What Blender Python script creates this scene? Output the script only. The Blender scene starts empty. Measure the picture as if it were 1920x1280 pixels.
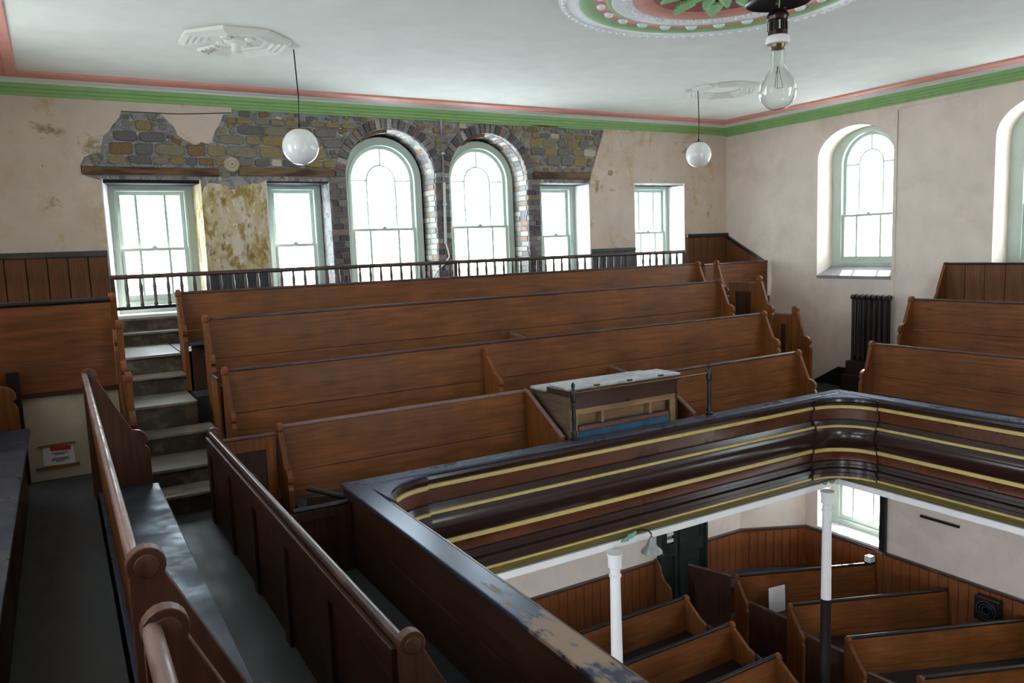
import bpy, bmesh, math, random
from mathutils import Vector, Matrix
from mathutils.geometry import tessellate_polygon
random.seed(11)
sc = bpy.context.scene
COL = sc.collection

# ------------------------------------------------------------------ camera
def cam_axes(yaw, pitch, roll):
    f = Vector((math.sin(yaw)*math.cos(pitch), math.cos(yaw)*math.cos(pitch), -math.sin(pitch)))
    rt = Vector((math.cos(yaw), -math.sin(yaw), 0)); up = rt.cross(f)
    return (math.cos(roll)*rt+math.sin(roll)*up, -math.sin(roll)*rt+math.cos(roll)*up, f)
cd = bpy.data.cameras.new('camera'); cam = bpy.data.objects.new('camera', cd); COL.objects.link(cam)
cd.sensor_width = 36; cd.lens = 27.076; cd.clip_start = .02; cd.clip_end = 200
_r, _u, _f = cam_axes(.52890542, .12034129, -.03715363)
_m = Matrix((_r, _u, -_f)).transposed().to_4x4(); _m.translation = (0, 0, 5.85)
cam.matrix_world = _m
sc.camera = cam

# ------------------------------------------------------------------ sky, sun, exposure
sc.view_settings.view_transform = 'Standard'; sc.view_settings.look = 'None'
sc.view_settings.gamma = 1; sc.view_settings.use_curve_mapping = False
sc.view_settings.exposure = 0.70
sc.cycles.diffuse_bounces = 6; sc.cycles.max_bounces = 14; sc.cycles.transparent_max_bounces = 16
sc.cycles.sample_clamp_indirect = 8
world = bpy.data.worlds.new('sky'); sc.world = world; world.use_nodes = True
bg = world.node_tree.nodes['Background']; bg.inputs[0].default_value = (.83, .925, 1, 1); bg.inputs[1].default_value = 9.0
sd = bpy.data.lights.new('sun', 'SUN'); sun = bpy.data.objects.new('sun', sd); COL.objects.link(sun)
sd.energy = 28; sd.angle = .02; sd.color = (1, .95, .86)
sun.rotation_euler = Vector((1, .5, 1.2)).to_track_quat('Z', 'Y').to_euler()
def portal(loc, normal, w, h):                 # daylight through a real window opening
    ld = bpy.data.lights.new('window_daylight', 'AREA'); ld.shape = 'RECTANGLE'; ld.size = w; ld.size_y = h
    ld.cycles.is_portal = True
    o = bpy.data.objects.new('window_daylight', ld); COL.objects.link(o); o.location = loc
    o.rotation_euler = Vector(normal).to_track_quat('-Z', 'Z').to_euler()

# ------------------------------------------------------------------ materials
def lin(r, g, b):
    f = lambda c: c/12.92 if c <= .04045 else ((c+.055)/1.055)**2.4
    return (f(r/255), f(g/255), f(b/255), 1)
MATS = {}
def _new(name):
    m = bpy.data.materials.new(name); m.use_nodes = True; nt = m.node_tree
    return m, nt, nt.nodes['Principled BSDF']
def _ramp(nt, stops):
    r = nt.nodes.new('ShaderNodeValToRGB'); e = r.color_ramp.elements
    while len(e) < len(stops): e.new(.5)
    for k, (p, c) in zip(e, stops): k.position = p; k.color = c
    return r
def _noise(nt, scale, detail=4, mapping=None, rough=.55, dist=0, loc=(0, 0, 0)):
    tc = nt.nodes.new('ShaderNodeTexCoord'); mp = nt.nodes.new('ShaderNodeMapping')
    mp.inputs['Scale'].default_value = mapping or (1, 1, 1); mp.inputs['Location'].default_value = loc
    nt.links.new(tc.outputs['Object'], mp.inputs[0])
    n = nt.nodes.new('ShaderNodeTexNoise'); n.inputs['Scale'].default_value = scale; n.inputs['Detail'].default_value = detail
    n.inputs['Roughness'].default_value = rough; n.inputs['Distortion'].default_value = dist
    nt.links.new(mp.outputs[0], n.inputs['Vector']); return n
def _mix(nt, fac, a, b, mode='MIX'):
    m = nt.nodes.new('ShaderNodeMix'); m.data_type = 'RGBA'; m.blend_type = mode
    for s, v in ((m.inputs[0], fac), (m.inputs[6], a), (m.inputs[7], b)):
        if hasattr(v, 'is_output'): nt.links.new(v, s)
        else: s.default_value = v
    return m.outputs[2]
def _bump(nt, h, b, strength=.1, dist=.01):
    n = nt.nodes.new('ShaderNodeBump'); n.inputs['Strength'].default_value = strength; n.inputs['Distance'].default_value = dist
    nt.links.new(h, n.inputs['Height']); nt.links.new(n.outputs[0], b.inputs['Normal'])
def wood(name, c1, c2, axis='x', rough=.38, spec=.5):
    k = (name, axis)
    if k in MATS: return MATS[k]
    m, nt, b = _new(name+'_'+axis)
    sc_ = {'x': (.7, 9, 9), 'y': (9, .7, 9), 'z': (9, 9, .7)}[axis]
    n = _noise(nt, 3, 7, sc_, .6, .5); r = _ramp(nt, [(.3, c1), (.7, c2)]); nt.links.new(n.outputs['Fac'], r.inputs[0])
    n2 = _noise(nt, 1.7, 3); r2 = _ramp(nt, [(.3, (.62, .60, .58, 1)), (.65, (1.05, 1.02, 1, 1))]); nt.links.new(n2.outputs['Fac'], r2.inputs[0])
    nt.links.new(_mix(nt, 1.0, r.outputs[0], r2.outputs[0], 'MULTIPLY'), b.inputs['Base Color'])
    rr = _ramp(nt, [(.3, (rough-.08,)*3+(1,)), (.7, (rough+.14,)*3+(1,))]); nt.links.new(n2.outputs['Fac'], rr.inputs[0])
    nt.links.new(rr.outputs[0], b.inputs['Roughness'])
    b.inputs['Specular IOR Level'].default_value = spec
    _bump(nt, n.outputs['Fac'], b, .12, .004); MATS[k] = m; return m
def paint(name, c, rough=.55, var=.06, scale=6, bump=.03, spec=.4, metal=0):
    if name in MATS: return MATS[name]
    m, nt, b = _new(name); n = _noise(nt, scale, 5)
    d = tuple(max(0, x*(1-var*2.2)) for x in c[:3])+(1,)
    r = _ramp(nt, [(.3, d), (.6, c)]); nt.links.new(n.outputs['Fac'], r.inputs[0]); nt.links.new(r.outputs[0], b.inputs['Base Color'])
    b.inputs['Roughness'].default_value = rough; b.inputs['Specular IOR Level'].default_value = spec; b.inputs['Metallic'].default_value = metal
    _bump(nt, n.outputs['Fac'], b, bump, .01); MATS[name] = m; return m
def worn(name, c, c_wear, lo, hi, rough=.3, scale=5, mapping=None, detail=8, zone=None):
    """dark gloss paint rubbed through to bare wood in ragged patches"""
    if name in MATS: return MATS[name]
    m, nt, b = _new(name); n = _noise(nt, scale, detail, mapping, .65)
    r = _ramp(nt, [(lo, (0, 0, 0, 1)), (hi, (1, 1, 1, 1))]); src = n.outputs['Fac']
    if zone:                                        # most rubbed where people lean: a stretch centred on zone[0] along Y
        tc = nt.nodes.new('ShaderNodeTexCoord'); sx = nt.nodes.new('ShaderNodeSeparateXYZ'); nt.links.new(tc.outputs['Object'], sx.inputs[0])
        def mth(op, a, b):
            q = nt.nodes.new('ShaderNodeMath'); q.operation = op
            for i, v in enumerate((a, b)):
                if hasattr(v, 'is_output'): nt.links.new(v, q.inputs[i])
                else: q.inputs[i].default_value = v
            return q.outputs[0]
        d = mth('ABSOLUTE', mth('SUBTRACT', sx.outputs['Y'], zone[0]), 0); d = mth('MULTIPLY', mth('SUBTRACT', d, zone[1]), .22)
        src = mth('SUBTRACT', src, mth('MAXIMUM', mth('MINIMUM', d, .16), -.10))
    nt.links.new(src, r.inputs[0])
    nt.links.new(_mix(nt, r.outputs[0], c, c_wear), b.inputs['Base Color'])
    q = _ramp(nt, [(0, (rough,)*3+(1,)), (1, (.7,)*3+(1,))]); nt.links.new(r.outputs[0], q.inputs[0]); nt.links.new(q.outputs[0], b.inputs['Roughness'])
    if name.startswith(('ledge', 'seat')): b.inputs['Specular Tint'].default_value = (.38, .60, 1, 1)   # blue sky sheen put into the gloss colour of ledge and seats
    _bump(nt, n.outputs['Fac'], b, .06, .006); MATS[name] = m; return m
def plaster(name, c, stains, mapping=(1, 1, 1)):
    """limewashed plaster, stains = [(colour, scale, lo, hi)]"""
    m, nt, b = _new(name); base = _noise(nt, 3, 5); r = _ramp(nt, [(.3, tuple(x*.9 for x in c[:3])+(1,)), (.65, c)])
    nt.links.new(base.outputs['Fac'], r.inputs[0]); out = r.outputs[0]
    for i, (sc_, s, lo, hi) in enumerate(stains):
        n = _noise(nt, s, 9, mapping, .68, .3, (3.1*i, 0, 7.7*i)); k = _ramp(nt, [(lo, (0, 0, 0, 1)), (hi, (1, 1, 1, 1))])
        nt.links.new(n.outputs['Fac'], k.inputs[0]); out = _mix(nt, k.outputs[0], out, sc_)
    nt.links.new(out, b.inputs['Base Color']); b.inputs['Roughness'].default_value = .85
    _bump(nt, base.outputs['Fac'], b, .12, .01); return m
def random_ramp(name, stops, rough=.85, bump=.5, scale=14):
    """each object takes its own tone from the ramp"""
    m, nt, b = _new(name); oi = nt.nodes.new('ShaderNodeObjectInfo'); r = _ramp(nt, stops); r.color_ramp.interpolation = 'CONSTANT'
    nt.links.new(oi.outputs['Random'], r.inputs[0]); n = _noise(nt, scale, 6, None, .65)
    k = _ramp(nt, [(.25, (.45, .45, .47, 1)), (.65, (1.1, 1.1, 1.08, 1))]); nt.links.new(n.outputs['Fac'], k.inputs[0])
    nt.links.new(_mix(nt, 1.0, r.outputs[0], k.outputs[0], 'MULTIPLY'), b.inputs['Base Color']); b.inputs['Roughness'].default_value = rough
    _bump(nt, n.outputs['Fac'], b, bump, .02); return m
PEW1, PEW2 = lin(104, 59, 26), lin(142, 86, 42)
OAK = lambda ax='x': wood('pew_oak', PEW1, PEW2, ax, .5, .3)
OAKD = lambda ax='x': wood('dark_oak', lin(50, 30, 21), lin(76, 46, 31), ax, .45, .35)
BOARD = lambda ax='z': wood('board_oak', lin(98, 60, 34), lin(134, 86, 50), ax, .5, .3)
ENDW = wood('near_end_oak', lin(74, 46, 36), lin(104, 68, 52), 'z', .42, .4)  # darker, greyer oak for the near pew ends
M_RAIL = worn('rail_dark', lin(66, 46, 42), lin(128, 90, 72), .5, .72, .3, 4, (.5, 1, 1))
M_RAILW = worn('rail_worn', lin(112, 84, 78), lin(134, 102, 92), .4, .7, .3, 5)
M_BLACK = paint('black_paint', lin(34, 30, 30), .3, .1, 8)
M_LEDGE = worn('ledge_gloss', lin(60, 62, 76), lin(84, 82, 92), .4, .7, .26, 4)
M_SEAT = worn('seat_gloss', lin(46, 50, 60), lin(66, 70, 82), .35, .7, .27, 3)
M_SEATD = paint('seat_dark', lin(40, 34, 32), .5, .1)
M_FLOORB = worn('gallery_boards', lin(40, 45, 50), lin(62, 66, 70), .4, .65, .42, 3, (1, .3, 1))
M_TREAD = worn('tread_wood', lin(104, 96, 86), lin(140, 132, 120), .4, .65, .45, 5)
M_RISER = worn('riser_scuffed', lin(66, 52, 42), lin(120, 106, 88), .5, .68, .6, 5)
M_WALL = plaster('wall_plaster', lin(236, 221, 210), [(lin(205, 188, 178), 1.1, .5, .8)])
M_WALLB = plaster('wall_plaster_stained', lin(216, 198, 184), [(lin(192, 166, 116), 1.7, .55, .64), (lin(150, 138, 106), 2.3, .60, .67), (lin(150, 126, 70), 7, .67, .71), (lin(196, 172, 150), 2.5, .5, .8)])
M_PIER = plaster('pier_plaster_stained', lin(216, 202, 186), [(lin(188, 166, 114), 4, .42, .6), (lin(156, 128, 70), 9, .50, .60), (lin(120, 98, 54), 16, .58, .66), (lin(226, 216, 206), 11, .57, .64)], (1, 1, .5))
M_CEIL = plaster('ceiling_plaster', lin(228, 226, 220), [(lin(220, 218, 212), .8, .4, .8)])
M_CREAM = plaster('cream_board', lin(186, 172, 150), [(lin(166, 152, 130), 2, .5, .7)])
M_WHITE = paint('white_paint', lin(232, 230, 232), .5, .02)
M_SILL = paint('sill_grey', lin(150, 146, 150), .6, .1)
M_SAGE = paint('sage_paint', lin(186, 200, 192), .45, .03)
M_GREEN = paint('cornice_green', lin(142, 184, 116), .55, .05)
M_PINK = paint('moulding_pink', lin(218, 146, 132), .55, .05)
M_MINT = paint('leaf_mint', lin(158, 206, 148), .6, .08)
M_RED = paint('rose_red', lin(140, 24, 30), .6, .05)
M_GOLD = paint('gold_band', lin(196, 172, 108), .45, .08, 12)
M_OLIVE = paint('olive_cove', lin(104, 92, 42), .4, .1)
M_DARKM = paint('dark_moulding', lin(46, 28, 26), .22, .1, 5, .02, .6)
M_FACEB = wood('front_brown', lin(72, 37, 20), lin(102, 56, 30), 'x', .3)
M_MORTAR = plaster('lime_mortar', lin(150, 148, 148), [(lin(98, 96, 98), 8, .47, .6), (lin(186, 178, 166), 15, .57, .64)])
M_STONE = random_ramp('rubble_stone', [(0, lin(156, 138, 100)), (.18, lin(132, 126, 118)), (.36, lin(160, 136, 88)), (.5, lin(116, 112, 110)), (.64, lin(148, 138, 118)), (.8, lin(140, 112, 76)), (.93, lin(206, 196, 168))])
M_BRICK = random_ramp('old_brick', [(0, lin(112, 108, 112)), (.26, lin(88, 84, 90)), (.46, lin(138, 132, 132)), (.66, lin(124, 102, 96)), (.82, lin(150, 118, 104)), (.9, lin(176, 170, 166))], .9, .6, 30)
M_BRICKL = random_ramp('limewashed_brick', [(0, lin(176, 170, 166)), (.3, lin(150, 146, 146)), (.5, lin(192, 186, 178)), (.7, lin(160, 132, 116)), (.85, lin(132, 128, 130))], .9, .6, 30)
M_TIMBER = worn('old_timber', lin(120, 92, 62), lin(66, 34, 22), .45, .6, .75, 2.2, (.6, 4, 4))
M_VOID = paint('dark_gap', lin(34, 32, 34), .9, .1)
M_IRON = paint('radiator_iron', lin(52, 40, 40), .4, .1, 10)
M_DADO = paint('dado_dark', lin(66, 66, 72), .5, .2, 7)
M_FLOORG = paint('ground_floor_boards', lin(44, 40, 38), .6, .15, 3)
M_BLUE = paint('blue_felt', lin(62, 104, 132), .8, .15)
M_TAN = wood('bare_pine', lin(128, 98, 66), lin(164, 130, 92), 'x', .6)
M_ORGAN = wood('organ_veneer', lin(52, 34, 30), lin(84, 54, 44), 'x', .35)
M_DUST = worn('dusty_lid', lin(150, 152, 156), lin(190, 192, 196), .4, .6, .45, 7)
M_PAPER = paint('paper', lin(222, 222, 228), .8, .02)
M_TAPE = paint('brown_tape', lin(142, 98, 50), .35, .1)
M_CARD = paint('notice_red', lin(178, 40, 52), .6, .05)
M_DGREEN = paint('dark_green_door', lin(40, 48, 46), .35, .1)
M_CABLE = paint('cable_grey', lin(226, 222, 224), .5, .04)
M_BRASS = paint('dull_brass', lin(120, 96, 66), .35, .15, 20, .02, .5, .9)
M_COPPER = paint('dark_copper', lin(70, 56, 52), .3, .15, 20, .02, .5, .8)
M_CHROME = paint('chrome', lin(200, 200, 205), .2, .05, 20, 0, .5, 1)
M_VERDI = paint('verdigris', lin(120, 168, 156), .7, .2, 20)
M_PEWTER = paint('pewter_shade', lin(150, 150, 146), .45, .1, 20, .02, .5, .5)
M_WIRE = paint('wire_green', lin(150, 210, 110), .5, .05)
def glassy(name, tint, fac):
    m, nt, b = _new(name); nt.nodes.remove(b); o = nt.nodes['Material Output']
    t = nt.nodes.new('ShaderNodeBsdfTransparent'); t.inputs[0].default_value = tint
    g = nt.nodes.new('ShaderNodeBsdfGlossy'); g.inputs['Roughness'].default_value = .03
    fr = nt.nodes.new('ShaderNodeLayerWeight'); fr.inputs[0].default_value = fac
    x = nt.nodes.new('ShaderNodeMixShader'); nt.links.new(fr.outputs['Facing'], x.inputs[0])
    nt.links.new(t.outputs[0], x.inputs[1]); nt.links.new(g.outputs[0], x.inputs[2]); nt.links.new(x.outputs[0], o.inputs[0]); return m
M_PANE = glassy('window_glass', (.96, .98, .97, 1), .08)
M_BULB = glassy('bulb_glass', (.93, .94, .93, 1), .22)
def opal():
    m, nt, b = _new('opal_glass'); b.inputs['Base Color'].default_value = lin(236, 234, 232); b.inputs['Roughness'].default_value = .08
    b.inputs['Specular IOR Level'].default_value = .6; b.inputs['Subsurface Weight'].default_value = .3
    b.inputs['Subsurface Radius'].default_value = (.05, .05, .05); return m
M_OPAL = opal()

# ------------------------------------------------------------------ mesh helpers
WM = {}                                             # world matrix of every object, by name
def tag(o, label=None, cat=None, group=None, kind=None):
    for k, v in (('label', label), ('category', cat), ('group', group), ('kind', kind)):
        if v: o[k] = v
    return o
def empty(name, loc=(0, 0, 0), rz=0, **kw):
    o = bpy.data.objects.new(name, None); COL.objects.link(o); o.empty_display_size = .1
    o.location = loc; o.rotation_euler = (0, 0, rz)
    WM[o.name] = Matrix.Translation(loc) @ Matrix.Rotation(rz, 4, 'Z'); return tag(o, **kw)
def mesh(name, V, F, bevel=0, smooth=False, fix=True):
    me = bpy.data.meshes.new(name); me.from_pydata([tuple(v) for v in V], [], F)
    bm = bmesh.new(); bm.from_mesh(me)
    bmesh.ops.remove_doubles(bm, verts=bm.verts, dist=1e-5)
    if fix: bmesh.ops.recalc_face_normals(bm, faces=bm.faces)
    if bevel:
        es = [e for e in bm.edges if len(e.link_faces) == 2 and e.calc_face_angle(0) > .6]
        bmesh.ops.bevel(bm, geom=es, offset=bevel, segments=2, profile=.6, affect='EDGES')
    bm.to_mesh(me); bm.free()
    if smooth:
        me.polygons.foreach_set('use_smooth', [True]*len(me.polygons)); me.set_sharp_from_angle(angle=.7)
    return me
def obj(name, VF, mat, parent=None, bevel=0, smooth=False, local=False, **kw):
    """one mesh object; vertices are given in world space unless local"""
    V, F = VF
    if parent is not None and not local:
        inv = WM[parent.name].inverted(); V = [inv @ Vector(v) for v in V]
    elif parent is None and not local:              # own origin at the base centre
        xs = [[v[i] for v in V] for i in range(3)]
        c = Vector(((min(xs[0])+max(xs[0]))/2, (min(xs[1])+max(xs[1]))/2, min(xs[2])))
        V = [Vector(v)-c for v in V]
    me = mesh(name, V, F, bevel, smooth); me.materials.append(mat)
    o = bpy.data.objects.new(name, me); COL.objects.link(o)
    if parent is not None: o.parent = parent; WM[o.name] = WM[parent.name].copy()
    elif not local: o.location = c; WM[o.name] = Matrix.Translation(c)
    else: WM[o.name] = Matrix.Identity(4)
    return tag(o, **kw)
def inst(name, me, parent, loc, rot=(0, 0, 0), scale=(1, 1, 1)):
    """a piece that shares mesh data, placed in world space under its parent"""
    o = bpy.data.objects.new(name, me); COL.objects.link(o); o.parent = parent
    p = WM[parent.name].inverted() @ Vector(loc); o.location = p
    o.rotation_euler = rot; o.scale = scale; WM[o.name] = Matrix.Translation(loc); return o
def join(*parts):
    V, F = [], []
    for v, f in parts:
        n = len(V); V += list(v); F += [tuple(i+n for i in q) for q in f]
    return V, F
def box(x0, x1, y0, y1, z0, z1):
    V = [(x, y, z) for z in (z0, z1) for y in (y0, y1) for x in (x0, x1)]
    return V, [(0, 2, 3, 1), (4, 5, 7, 6), (0, 1, 5, 4), (2, 6, 7, 3), (0, 4, 6, 2), (1, 3, 7, 5)]
def plate(loops, c0, c1, mp):
    """flat piece with its outline (loops[0]) and holes, between depths c0 and c1"""
    pts = [p for l in loops for p in l]; n = len(pts)
    tri = tessellate_polygon([[Vector((a, b, 0)) for a, b in l] for l in loops])
    V = [mp(a, b, c0) for a, b in pts]+[mp(a, b, c1) for a, b in pts]
    F = [tuple(t) for t in tri]+[tuple(i+n for i in reversed(t)) for t in tri]; k = 0
    for l in loops:
        m = len(l)
        for i in range(m): j = (i+1) % m; F.append((k+i, k+j, k+j+n, k+i+n))
        k += m
    return V, F
def tube(path, r, n=8, taper=None):
    V, F = [], []; P = [Vector(p) for p in path]
    for i, p in enumerate(P):
        d = (P[min(i+1, len(P)-1)]-P[max(i-1, 0)]).normalized()
        a = d.cross(Vector((0, 0, 1))); a = a.normalized() if a.length > 1e-3 else Vector((1, 0, 0)); b = d.cross(a).normalized()
        rr = r[i] if isinstance(r, (list, tuple)) else r
        for k in range(n):
            t = 2*math.pi*k/n; V.append(p+a*rr*math.cos(t)+b*rr*math.sin(t))
    for i in range(len(P)-1):
        for k in range(n): F.append((i*n+k, i*n+(k+1) % n, (i+1)*n+(k+1) % n, (i+1)*n+k))
    F.append(tuple(range(n))); F.append(tuple(range((len(P)-1)*n, len(P)*n))); return V, F
def lathe(prof, c, n=20, axis='z'):
    V, F = [], []
    for r, h in prof:
        for k in range(n):
            t = 2*math.pi*k/n; a, b = r*math.cos(t), r*math.sin(t)
            V.append({'z': (c[0]+a, c[1]+b, c[2]+h), 'x': (c[0]+h, c[1]+a, c[2]+b), 'y': (c[0]+a, c[1]+h, c[2]+b)}[axis])
    for i in range(len(prof)-1):
        for k in range(n): F.append((i*n+k, i*n+(k+1) % n, (i+1)*n+(k+1) % n, (i+1)*n+k))
    F.append(tuple(range(n))); F.append(tuple(range((len(prof)-1)*n, len(prof)*n))); return V, F
def sweep(path, prof, closed=False):
    """strip with section prof [(offset, z)]; path(offset) -> [(x, y)]"""
    V, F = [], []; rows = [path(d) for d, z in prof]; m = len(rows[0])
    for (d, z), row in zip(prof, rows): V += [(x, y, z) for x, y in row]
    for i in range(len(prof)-1):
        for k in range(m-1 if not closed else m): j = (k+1) % m; F.append((i*m+k, i*m+j, (i+1)*m+j, (i+1)*m+k))
    return V, F
def arch(x0, x1, z0, zs, rz=None, n=18):
    c, r = (x0+x1)/2, (x1-x0)/2; rz = rz or r
    return [(x0, z0), (x1, z0)]+[(c+r*math.cos(math.pi*i/n), zs+rz*math.sin(math.pi*i/n)) for i in range(n+1)]
def rect(x0, x1, z0, z1): return [(x0, z0), (x1, z0), (x1, z1), (x0, z1)]
def inside(poly, x, z):
    c = False; j = len(poly)-1
    for i in range(len(poly)):
        (a, b), (e, f) = poly[i], poly[j]
        if (b > z) != (f > z) and x < (e-a)*(z-b)/(f-b)+a: c = not c
        j = i
    return c
YZ = lambda a, b, c: (c, a, b)        # plates standing across X
XZ = lambda a, b, c: (a, c, b)        # plates standing across Y
XY = lambda a, b, c: (a, b, c)
XL, XR, YB, YF, ZC = -.68, 10.32, 10.0, -.68, 7.83

# ------------------------------------------------------------------ room shell
HB = {'w1': rect(.53, 1.60, 5.23, 6.80), 'w2': rect(2.35, 3.17, 5.23, 6.80), 'a1': arch(3.40, 4.69, 5.23, 6.86), 'a2': arch(4.90, 6.207, 5.23, 6.86),
      'w5': rect(6.42, 7.34, 5.23, 6.82), 'w6': rect(8.24, 9.34, 5.23, 6.83)}
wall_back = obj('wall_back', plate([rect(XL-.5, XR+.5, -.05, 8.1)]+list(HB.values()), YB, YB+.5, XZ), M_MORTAR, kind='structure', label='far gallery wall of exposed rubble stone, brick and stained plaster')
SIDEW = [(6.80, 8.06), (4.16, 5.42), (1.52, 2.78)]
LOWW = [(6.86, 8.0), (2.9, 4.2), (.3, 1.6)]
side_holes = [arch(a, b, 5.24, 7.02, .445) for a, b in SIDEW]+[rect(a, b, 1.17, 2.72) for a, b in LOWW]
wall_right = obj('wall_right', plate([rect(YF-.5, YB, -.05, 8.1)]+side_holes, XR, XR+.5, YZ), M_WALL, kind='structure', label='pale pink plastered side wall with round-headed windows')
wall_left = obj('wall_left', plate([rect(YF-.5, YB, -.05, 8.1)]+side_holes, XL-.5, XL, YZ), M_WALL, kind='structure', label='plastered side wall beside the camera')
FW = [(4.17, 5.47)]
wall_front = obj('wall_front', plate([rect(XL, XR, -.05, 8.1)]+[arch(a, b, 4.3, 6.8) for a, b in FW]+[rect(2.2, 3.5, .9, 2.7)], YF-.5, YF, XZ), M_WALL, kind='structure', label='plastered end wall behind the camera')
obj('floor', box(XL, XR, YF, YB, -.06, 0), M_FLOORG, kind='structure', label='dark boarded ground floor of the chapel')
obj('ceiling', box(XL-.5, XR+.5, YF-.5, YB+.5, ZC, ZC+.1), M_CEIL, kind='structure', label='white plaster ceiling')
def room(d): return [(XL+d, YF+d), (XR-d, YF+d), (XR-d, YB-d), (XL+d, YB-d)]
def trim(name, prof, mat, label): return obj(name, sweep(room, prof, True), mat, kind='structure', label=label)
trim('trim_1', [(0, 7.645), (.022, 7.645), (.026, 7.664), (.045, 7.670), (.05, 7.698), (.068, 7.704), (.074, 7.734), (.098, 7.740), (.104, 7.786), (0, 7.80)], M_GREEN, 'green moulded cornice under the ceiling')
trim('trim_2', [(.0, 7.786), (.106, 7.787), (.12, 7.802), (.18, 7.815), (.2, 7.831)], M_WHITE, 'white cove between green cornice and ceiling')
trim('trim_3', [(.30, 7.832), (.305, 7.802), (.34, 7.796), (.37, 7.806), (.40, 7.806), (.43, 7.792), (.48, 7.796), (.515, 7.806), (.52, 7.832)], M_PINK, 'salmon pink moulded band round the ceiling edge')

# ---- plaster left on the far wall
PL = [(2.014, 7.72), (2.006, 7.59), (1.909, 7.576), (1.857, 7.458), (1.80, 7.38), (1.778, 7.323), (1.727, 7.228), (1.68, 7.232), (1.636, 7.247), (1.60, 7.215), (1.549, 7.209), (1.47, 7.25), (1.375, 7.315), (1.362, 7.37), (1.335, 7.417),
      (1.30, 7.45), (1.261, 7.498), (1.202, 7.56), (1.0, 7.552), (.802, 7.541), (.78, 7.49), (.739, 7.439), (.70, 7.40), (.661, 7.328), (.60, 7.28), (.585, 7.234), (.57, 7.16), (.549, 7.084), (.47, 7.07), (.389, 7.038), (.34, 6.947), (.345, 6.87), (.40, 6.82),
      (.523, 6.785), (.53, 6.74), (.53, 4.0), (XL, 4.0), (XL, 7.72)]
PP = [(1.60, 6.63), (1.615, 6.70), (1.66, 6.76), (1.72, 6.765), (1.802, 6.755), (1.87, 6.74), (1.93, 6.69), (1.972, 6.694), (2.01, 6.72), (2.064, 6.749), (2.13, 6.745), (2.191, 6.768), (2.27, 6.76), (2.35, 6.797), (2.35, 4.0), (1.60, 4.0)]
PR = [(7.629, 7.72), (7.645, 7.62), (7.60, 7.50), (7.55, 7.38), (7.49, 7.24), (7.44, 7.10), (7.385, 6.98), (7.345, 6.832), (7.34, 6.6), (7.34, 4.0), (XR, 4.0), (XR, 7.72)]
tp = lambda n, lp, m, lab: obj(n, plate(lp, YB-.032, YB, XZ), m, wall_back, label=lab)
tp('plaster', [PL], M_WALLB, 'stained pink plaster with ragged broken edge')
tp('plaster', [PP], M_PIER, 'yellow-stained plaster on the narrow pier')
tp('plaster', [PR, HB['w6']], M_WALLB, 'stained pink plaster')
for x, lean in ((.53, .09), (1.60, -.05), (2.35, .0), (7.34, 0), (8.24, 0), (9.34, 0)):       # plastered reveals
    s = 1 if lean > 0 or x in (2.35, 8.24) else -1
    obj('reveal', plate([[(x, YB-.03), (x, YB+.5), (x+lean+s*.015, YB+.5), (x+s*.012, YB-.03)]], 5.23, 6.80, XY), M_WHITE if x != 1.60 else M_PIER, wall_back)
E_POLY = [(2.006, 7.64), (7.62, 7.64), (7.60, 7.55), (7.49, 7.24), (7.385, 6.98), (7.33, 6.83), (6.42, 6.83), (6.3, 6.83), (3.2, 6.86), (1.63, 6.83), (.42, 6.84), (.36, 6.95), (.40, 7.03), (.55, 7.07), (.60, 7.25), (.75, 7.43), (.82, 7.53), (1.2, 7.54), (1.33, 7.40), (1.375, 7.30),
          (1.55, 7.19), (1.73, 7.21), (1.79, 7.32), (1.87, 7.46), (1.93, 7.57), (2.0, 7.58)]
A1C, A2C, RA = (4.045, 6.86), (5.553, 6.86), .65
def stone_mesh(k):
    rnd = random.Random(k); V, F = [], []; u = lambda a, b: rnd.uniform(a, b)
    pts = []
    for sx, sz in ((-1, -1), (1, -1), (1, 1), (-1, 1)):          # roughly squared block with knocked-off corners
        c1, c2 = u(.05, .2), u(.05, .22); ex, ez = .5-u(0, .05), .5-u(0, .07)
        p, q = (sx*(ex-c1), sz*ez), (sx*ex, sz*(ez-c2)); pts += [p, q] if sx*sz > 0 else [q, p]
    pts.sort(key=lambda p: math.atan2(p[1], p[0])); n = len(pts)
    for sc_, y in ((1, 0), (.985, -.6), (.88, -1)): V += [(a*sc_, y*u(.85, 1.1), b*sc_) for a, b in pts]
    for j in range(2):
        for i in range(n): F.append((j*n+i, j*n+(i+1) % n, (j+1)*n+(i+1) % n, (j+1)*n+i))
    V.append((0, -1.05, 0)); F += [(2*n+i, 2*n+(i+1) % n, 3*n) for i in range(n)]
    me = mesh('stone', V, F); me.materials.append(M_STONE); return me
STONES = [stone_mesh(k) for k in range(12)]
LINT = [(.348, 1.813, 6.842, 6.937), (2.04, 3.245, 6.855, 6.96), (6.308, 7.343, 6.872, 6.982)]
rnd = random.Random(5); z = 6.845; nst = 0; LAID = []
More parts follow.
